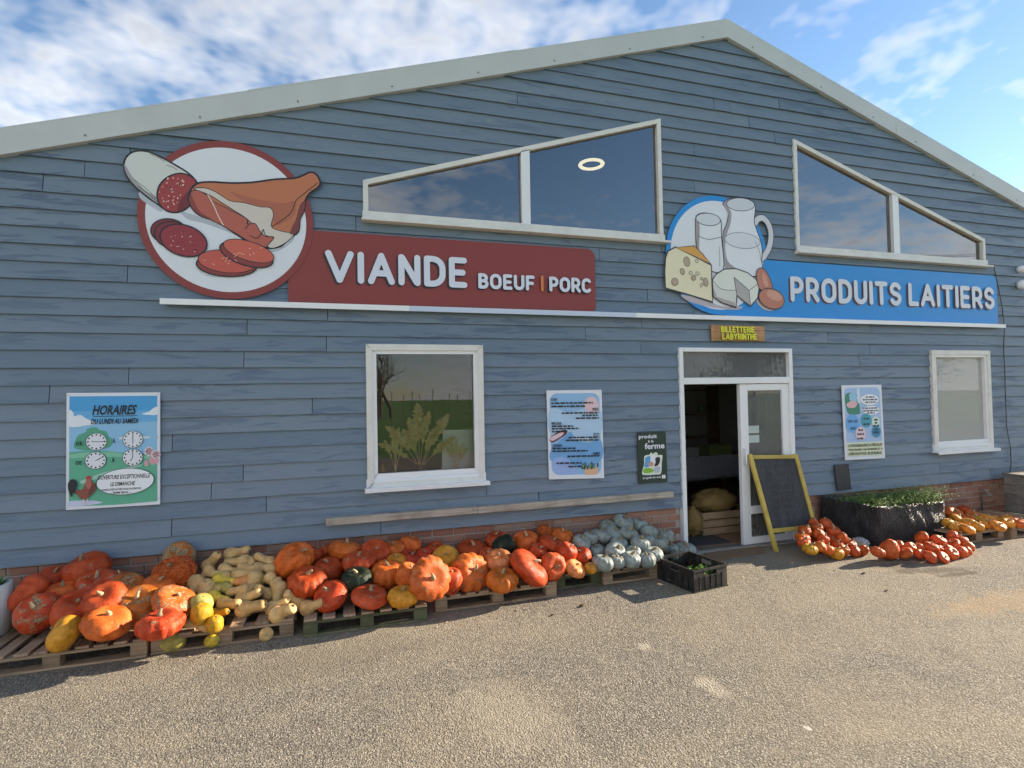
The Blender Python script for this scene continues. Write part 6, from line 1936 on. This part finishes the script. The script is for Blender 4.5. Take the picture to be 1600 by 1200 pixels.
# what stands behind the square window
MB().box(W1[0][0] - .05, W1[1][0] + .05, 0.065, 0.46, 1.06, 1.09).build('inner_sill', M['palletx'], shop)
DRY = leaf_mat('dried_grass', (0.74, 0.46, 0.20), (0.90, 0.66, 0.36))
def plume(m_, a, c, wd, seed, n=420):
    r = random.Random(seed); a, c = Vector(a), Vector(c)
    side_ = Vector((c.x - a.x, 0, c.z - a.z)); bend_ = Vector((c.x - a.x, 0, -0.1)) * .5
    pts = [a + (c - a) * (k / 8) + bend_ * (k / 8) ** 3 * .5 for k in range(9)]
    m_.tube(pts, [.003] * 9, 5)
    for k in range(n):
        f = 0.42 + 0.58 * r.random(); i = min(7, int(f * 8)); p = pts[i].lerp(pts[i + 1], f * 8 - i)
        s = sin(pi * min(1, max(.04, (f - .40) / .62))) ** .7
        d = ((pts[i + 1] - pts[i]).normalized() * r.uniform(.3, 1.1) + Vector((r.gauss(0, 1), r.gauss(0, .7), r.gauss(-.1, .6))) * .7).normalized() * wd * s * r.uniform(.5, 1.2)
        n_ = Vector((-d.z, 0, d.x)).normalized() * 0.006
        m_.face([p - n_, p + d * .5 - n_, p + d, p + d * .5 + n_])
yw = 0.14
def wq(u, v, y=yw): return onwall(u, v, y)
vs = thing('pampas_bouquet', wq(657, 736), 'big bouquet of dried pampas plumes behind the square window', 'bouquet')
m_ = MB()
for k, (u, v, wd) in enumerate(((652, 628, .065), (614, 662, .06), (692, 645, .065), (636, 668, .05), (676, 668, .055), (668, 640, .05), (606, 690, .05), (700, 680, .05), (642, 650, .05))):
    plume(m_, wq(657, 732) + Vector((random.uniform(-.02, .02), 0, 0)), wq(u, v) + Vector((0, random.uniform(-.05, .05), 0)), wd * 1.25, 50 + k)
m_.build('plumes', DRY, vs)['kind'] = 'stuff'
MB().lathe([(.001, 0), (.045, 0), (.05, .03), (.04, .09), (.03, .13), (.033, .15)], 16, tuple(wq(657, 742))[:2] + (1.092,)).build('vase', pm('brown_vase', (.16, .09, .05), .4), vs, True)
for (nm, bu, bv, tips, lab) in (('dried_flower_bunch', 618, 738, ((612, 668), (622, 664), (604, 684), (630, 680), (618, 676)), 'small bunch of dried flowers at the left behind the square window'), ('wheat_bunch', 713, 734, ((705, 684), (713, 682), (722, 688), (700, 694), (727, 696)), 'bunch of wheat ears before the white board behind the window')):
    vs = thing(nm, wq(bu, bv), lab, 'bouquet'); m_ = MB()
    for k, (u, v) in enumerate(tips): plume(m_, wq(bu, bv, .12), wq(u, v, .12), .03, 80 + k + bu, 110)
    m_.build('stalks', DRY, vs)['kind'] = 'stuff'
pb = thing('white_board', wq(716, 735, .22), 'white framed board standing behind the right of the square window', 'board')
q = [wq(u, v, .22) for u, v in ((690, 735), (752, 735), (752, 671), (692, 672))]
MB().prism([(p.x, p.z) for p in q], .22, .235).build('panel', pm('board_cream', (.86, .87, .82), .7), pb)
fr_ = MB(); frame_poly(fr_, [(p.x, p.z) for p in q], .02, .205, .219); fr_.build('frame', M['white'], pb)
c = wq(598, 735, .14); tag(MB().lathe([(.001, 0), (.03, 0), (.036, .05), (.034, .13), (.02, .17), (.001, .175)], 16, (c.x, c.y, 1.092)).build('clay_bottle', pm('terracotta', (.34, .14, .06), .6), None, True), 'terracotta bottle in the left corner behind the square window', 'bottle')
# ring lamp hanging behind the left gable window
rl_c = onwall(924, 257, 1.5)
rg = thing('ring_lamp', rl_c, 'lit white ring lamp seen through the left gable window', 'lamp')
m_ = MB(); NTR = 40
for i in range(NTR):
    g = 2 * pi * i / NTR
    for j in range(8):
        h = 2 * pi * j / 8; rr = .165 + .030 * cos(h); m_.v.append((rl_c.x + rr * cos(g), rl_c.y + rr * sin(g), rl_c.z + .02 * sin(h)))
for i in range(NTR):
    for j in range(8): m_.f.append((i * 8 + j, ((i + 1) % NTR) * 8 + j, ((i + 1) % NTR) * 8 + (j + 1) % 8, i * 8 + (j + 1) % 8)); m_.m.append(0)
me_, t, b = base_mat('lamp_glow'); b.inputs['Emission Color'].default_value = (1, .87, .52, 1); b.inputs['Emission Strength'].default_value = 0.32
me_.cycles.emission_sampling = 'NONE'
m_.build('ring', me_, rg, True)
m_ = MB().tube([(rl_c.x, rl_c.y, rl_c.z), (rl_c.x, rl_c.y, roofz(rl_c.x) - .02)], .005, 5)
for k in range(3): g = 2.1 * k; m_.tube([(rl_c.x + .16 * cos(g), rl_c.y + .16 * sin(g), rl_c.z + .01), (rl_c.x, rl_c.y, rl_c.z + .14)], .003, 4)
m_.build('cord', M['cable'], rg)

# ================================================================== behind the photographer: what the panes mirror
def tree(x, y, h, spread, leafy, seed, label):
    r = random.Random(seed)
    o = thing('field_tree', (x, y, -0.03), label, 'tree', 'trees across the yard')
    wood, leaves = MB(), MB()
    def grow(p, d, l, rad, lev):
        pts = [p]; rads = [rad]
        for k in range(4):
            d = (d + Vector((r.gauss(0, .13), r.gauss(0, .13), r.gauss(.03, .08)))).normalized(); p = p + d * (l / 4); pts.append(p); rads.append(rad * (1 - .14 * (k + 1)))
        wood.tube(pts, rads, 6 if lev < 2 else 4, caps=False)
        if leafy and lev >= 2:
            for k in range(34 if lev == 3 else 12):
                c = pts[r.randint(1, 4)] + Vector((r.gauss(0, 1), r.gauss(0, 1), r.gauss(0, 1))) * spread * .10
                a = Vector((r.gauss(0, 1), r.gauss(0, 1), r.gauss(0, 1))).normalized() * r.uniform(.06, .14); b_ = a.orthogonal().normalized() * a.length * .6
                leaves.face([c - a, c + b_, c + a, c - b_])
        if lev < 3:
            for k in range(4 if lev else 6):
                i = r.randint(2, 4); nd = (d + Vector((r.gauss(0, .65), r.gauss(0, .65), r.uniform(-.1, .6)))).normalized()
                grow(pts[i], nd, l * r.uniform(.55, .75), rads[i] * .6, lev + 1)
    grow(Vector((x, y, -.03)), Vector((0, 0, 1)), h * .42, h * .02, 0)
    wood.build('trunk', pm('bark', (.11, .075, .05), .9, .3, 6), o, True)
    if leaves.f: leaves.build('crown', leaf_mat('tree_leaf_%d' % seed, (.035, .06, .015), (.09, .12, .03)), o)
tree(24, -22, 7.5, 6, True, 1, 'leafy tree mirrored in the door transom')
tree(33, -19, 7.6, 7, True, 2, 'tall leafy tree mirrored in the right gable window')
tree(38, -27, 8, 7, True, 3, 'leafy tree mirrored at the edge of the misted window')
tree(3.3, -50, 10, 5, False, 4, 'bare tree mirrored at the left of the square window')
tree(4.9, -53, 11, 5, False, 5, 'second bare tree mirrored in the square window')
tree(3.9, -56, 12, 5, False, 6, 'third bare tree mirrored in the square window')
for k in range(14):
    x = 3.2 + k * .72 + rt.uniform(-.2, .2)
    o = MB().tube([(x, -41, -.03), (x + rt.uniform(-.08, .08), -41, 2.3 + rt.uniform(-.4, .7))], .035, 6).build('field_post', M['greywood'])
    tag(o, 'wooden post in the field mirrored in the square window', 'post', 'posts in the mirrored field')
for (x) in (-16, 34):
    o = MB().tube([(x, -13.6, 0), (x, -13.6, 9.3)], [.14, .10], 8).bar((x - .01, -14.4, 8.7), (x + .01, -12.8, 8.7), .1, .1, Vector((1, 0, 0))).build('utility_pole', M['greywood'])
    tag(o, 'wooden utility pole at the %s end of the mirrored wires' % ('left' if x < 0 else 'right'), 'pole')
for k, (y, z) in enumerate(((-13.6, 9.0), (-13.0, 8.78), (-14.2, 8.78))):
    o = MB().tube([(-16 + 50 * i / 20, y, z - 1.1 * (1 - ((i - 10) / 10) ** 2)) for i in range(21)], .012, 5).build('overhead_wire', M['cable'])
    tag(o, ('middle', 'nearer', 'farther')[k] + ' overhead wire mirrored in the gable windows', 'wire', 'overhead wires')

# crumbs of leaf and straw blown against the pallets
m_ = MB(); rz = random.Random(31)
for k in range(240):
    if k < 150: x, y = rz.uniform(-2.4, 3.3), -0.95 - abs(rz.gauss(0, .12))
    else: x, y = rz.uniform(2.2, 5.4), -0.85 - abs(rz.gauss(0, .28))
    if 3.1 < x < 3.75 and y > -1.25: continue
    a = rz.uniform(0, 6.28); l = rz.uniform(.006, .022); wd = l * rz.uniform(.15, .5); c = Vector((x, y, .006))
    d = Vector((cos(a), sin(a), rz.uniform(0, .3))) * l; n_ = Vector((-sin(a), cos(a), rz.uniform(-.2, .4))) * wd
    m_.face([c - d, c + n_, c + d, c - n_], 0 if rz.random() < .6 else 1)
tag(m_.build('leaf_litter', [pm('dry_leaf_crumb', (.11, .07, .035), .9), pm('straw_crumb', (.42, .34, .2), .9)]), 'crumbs of dry leaf and straw scattered along the pallets', 'litter', kind='stuff')
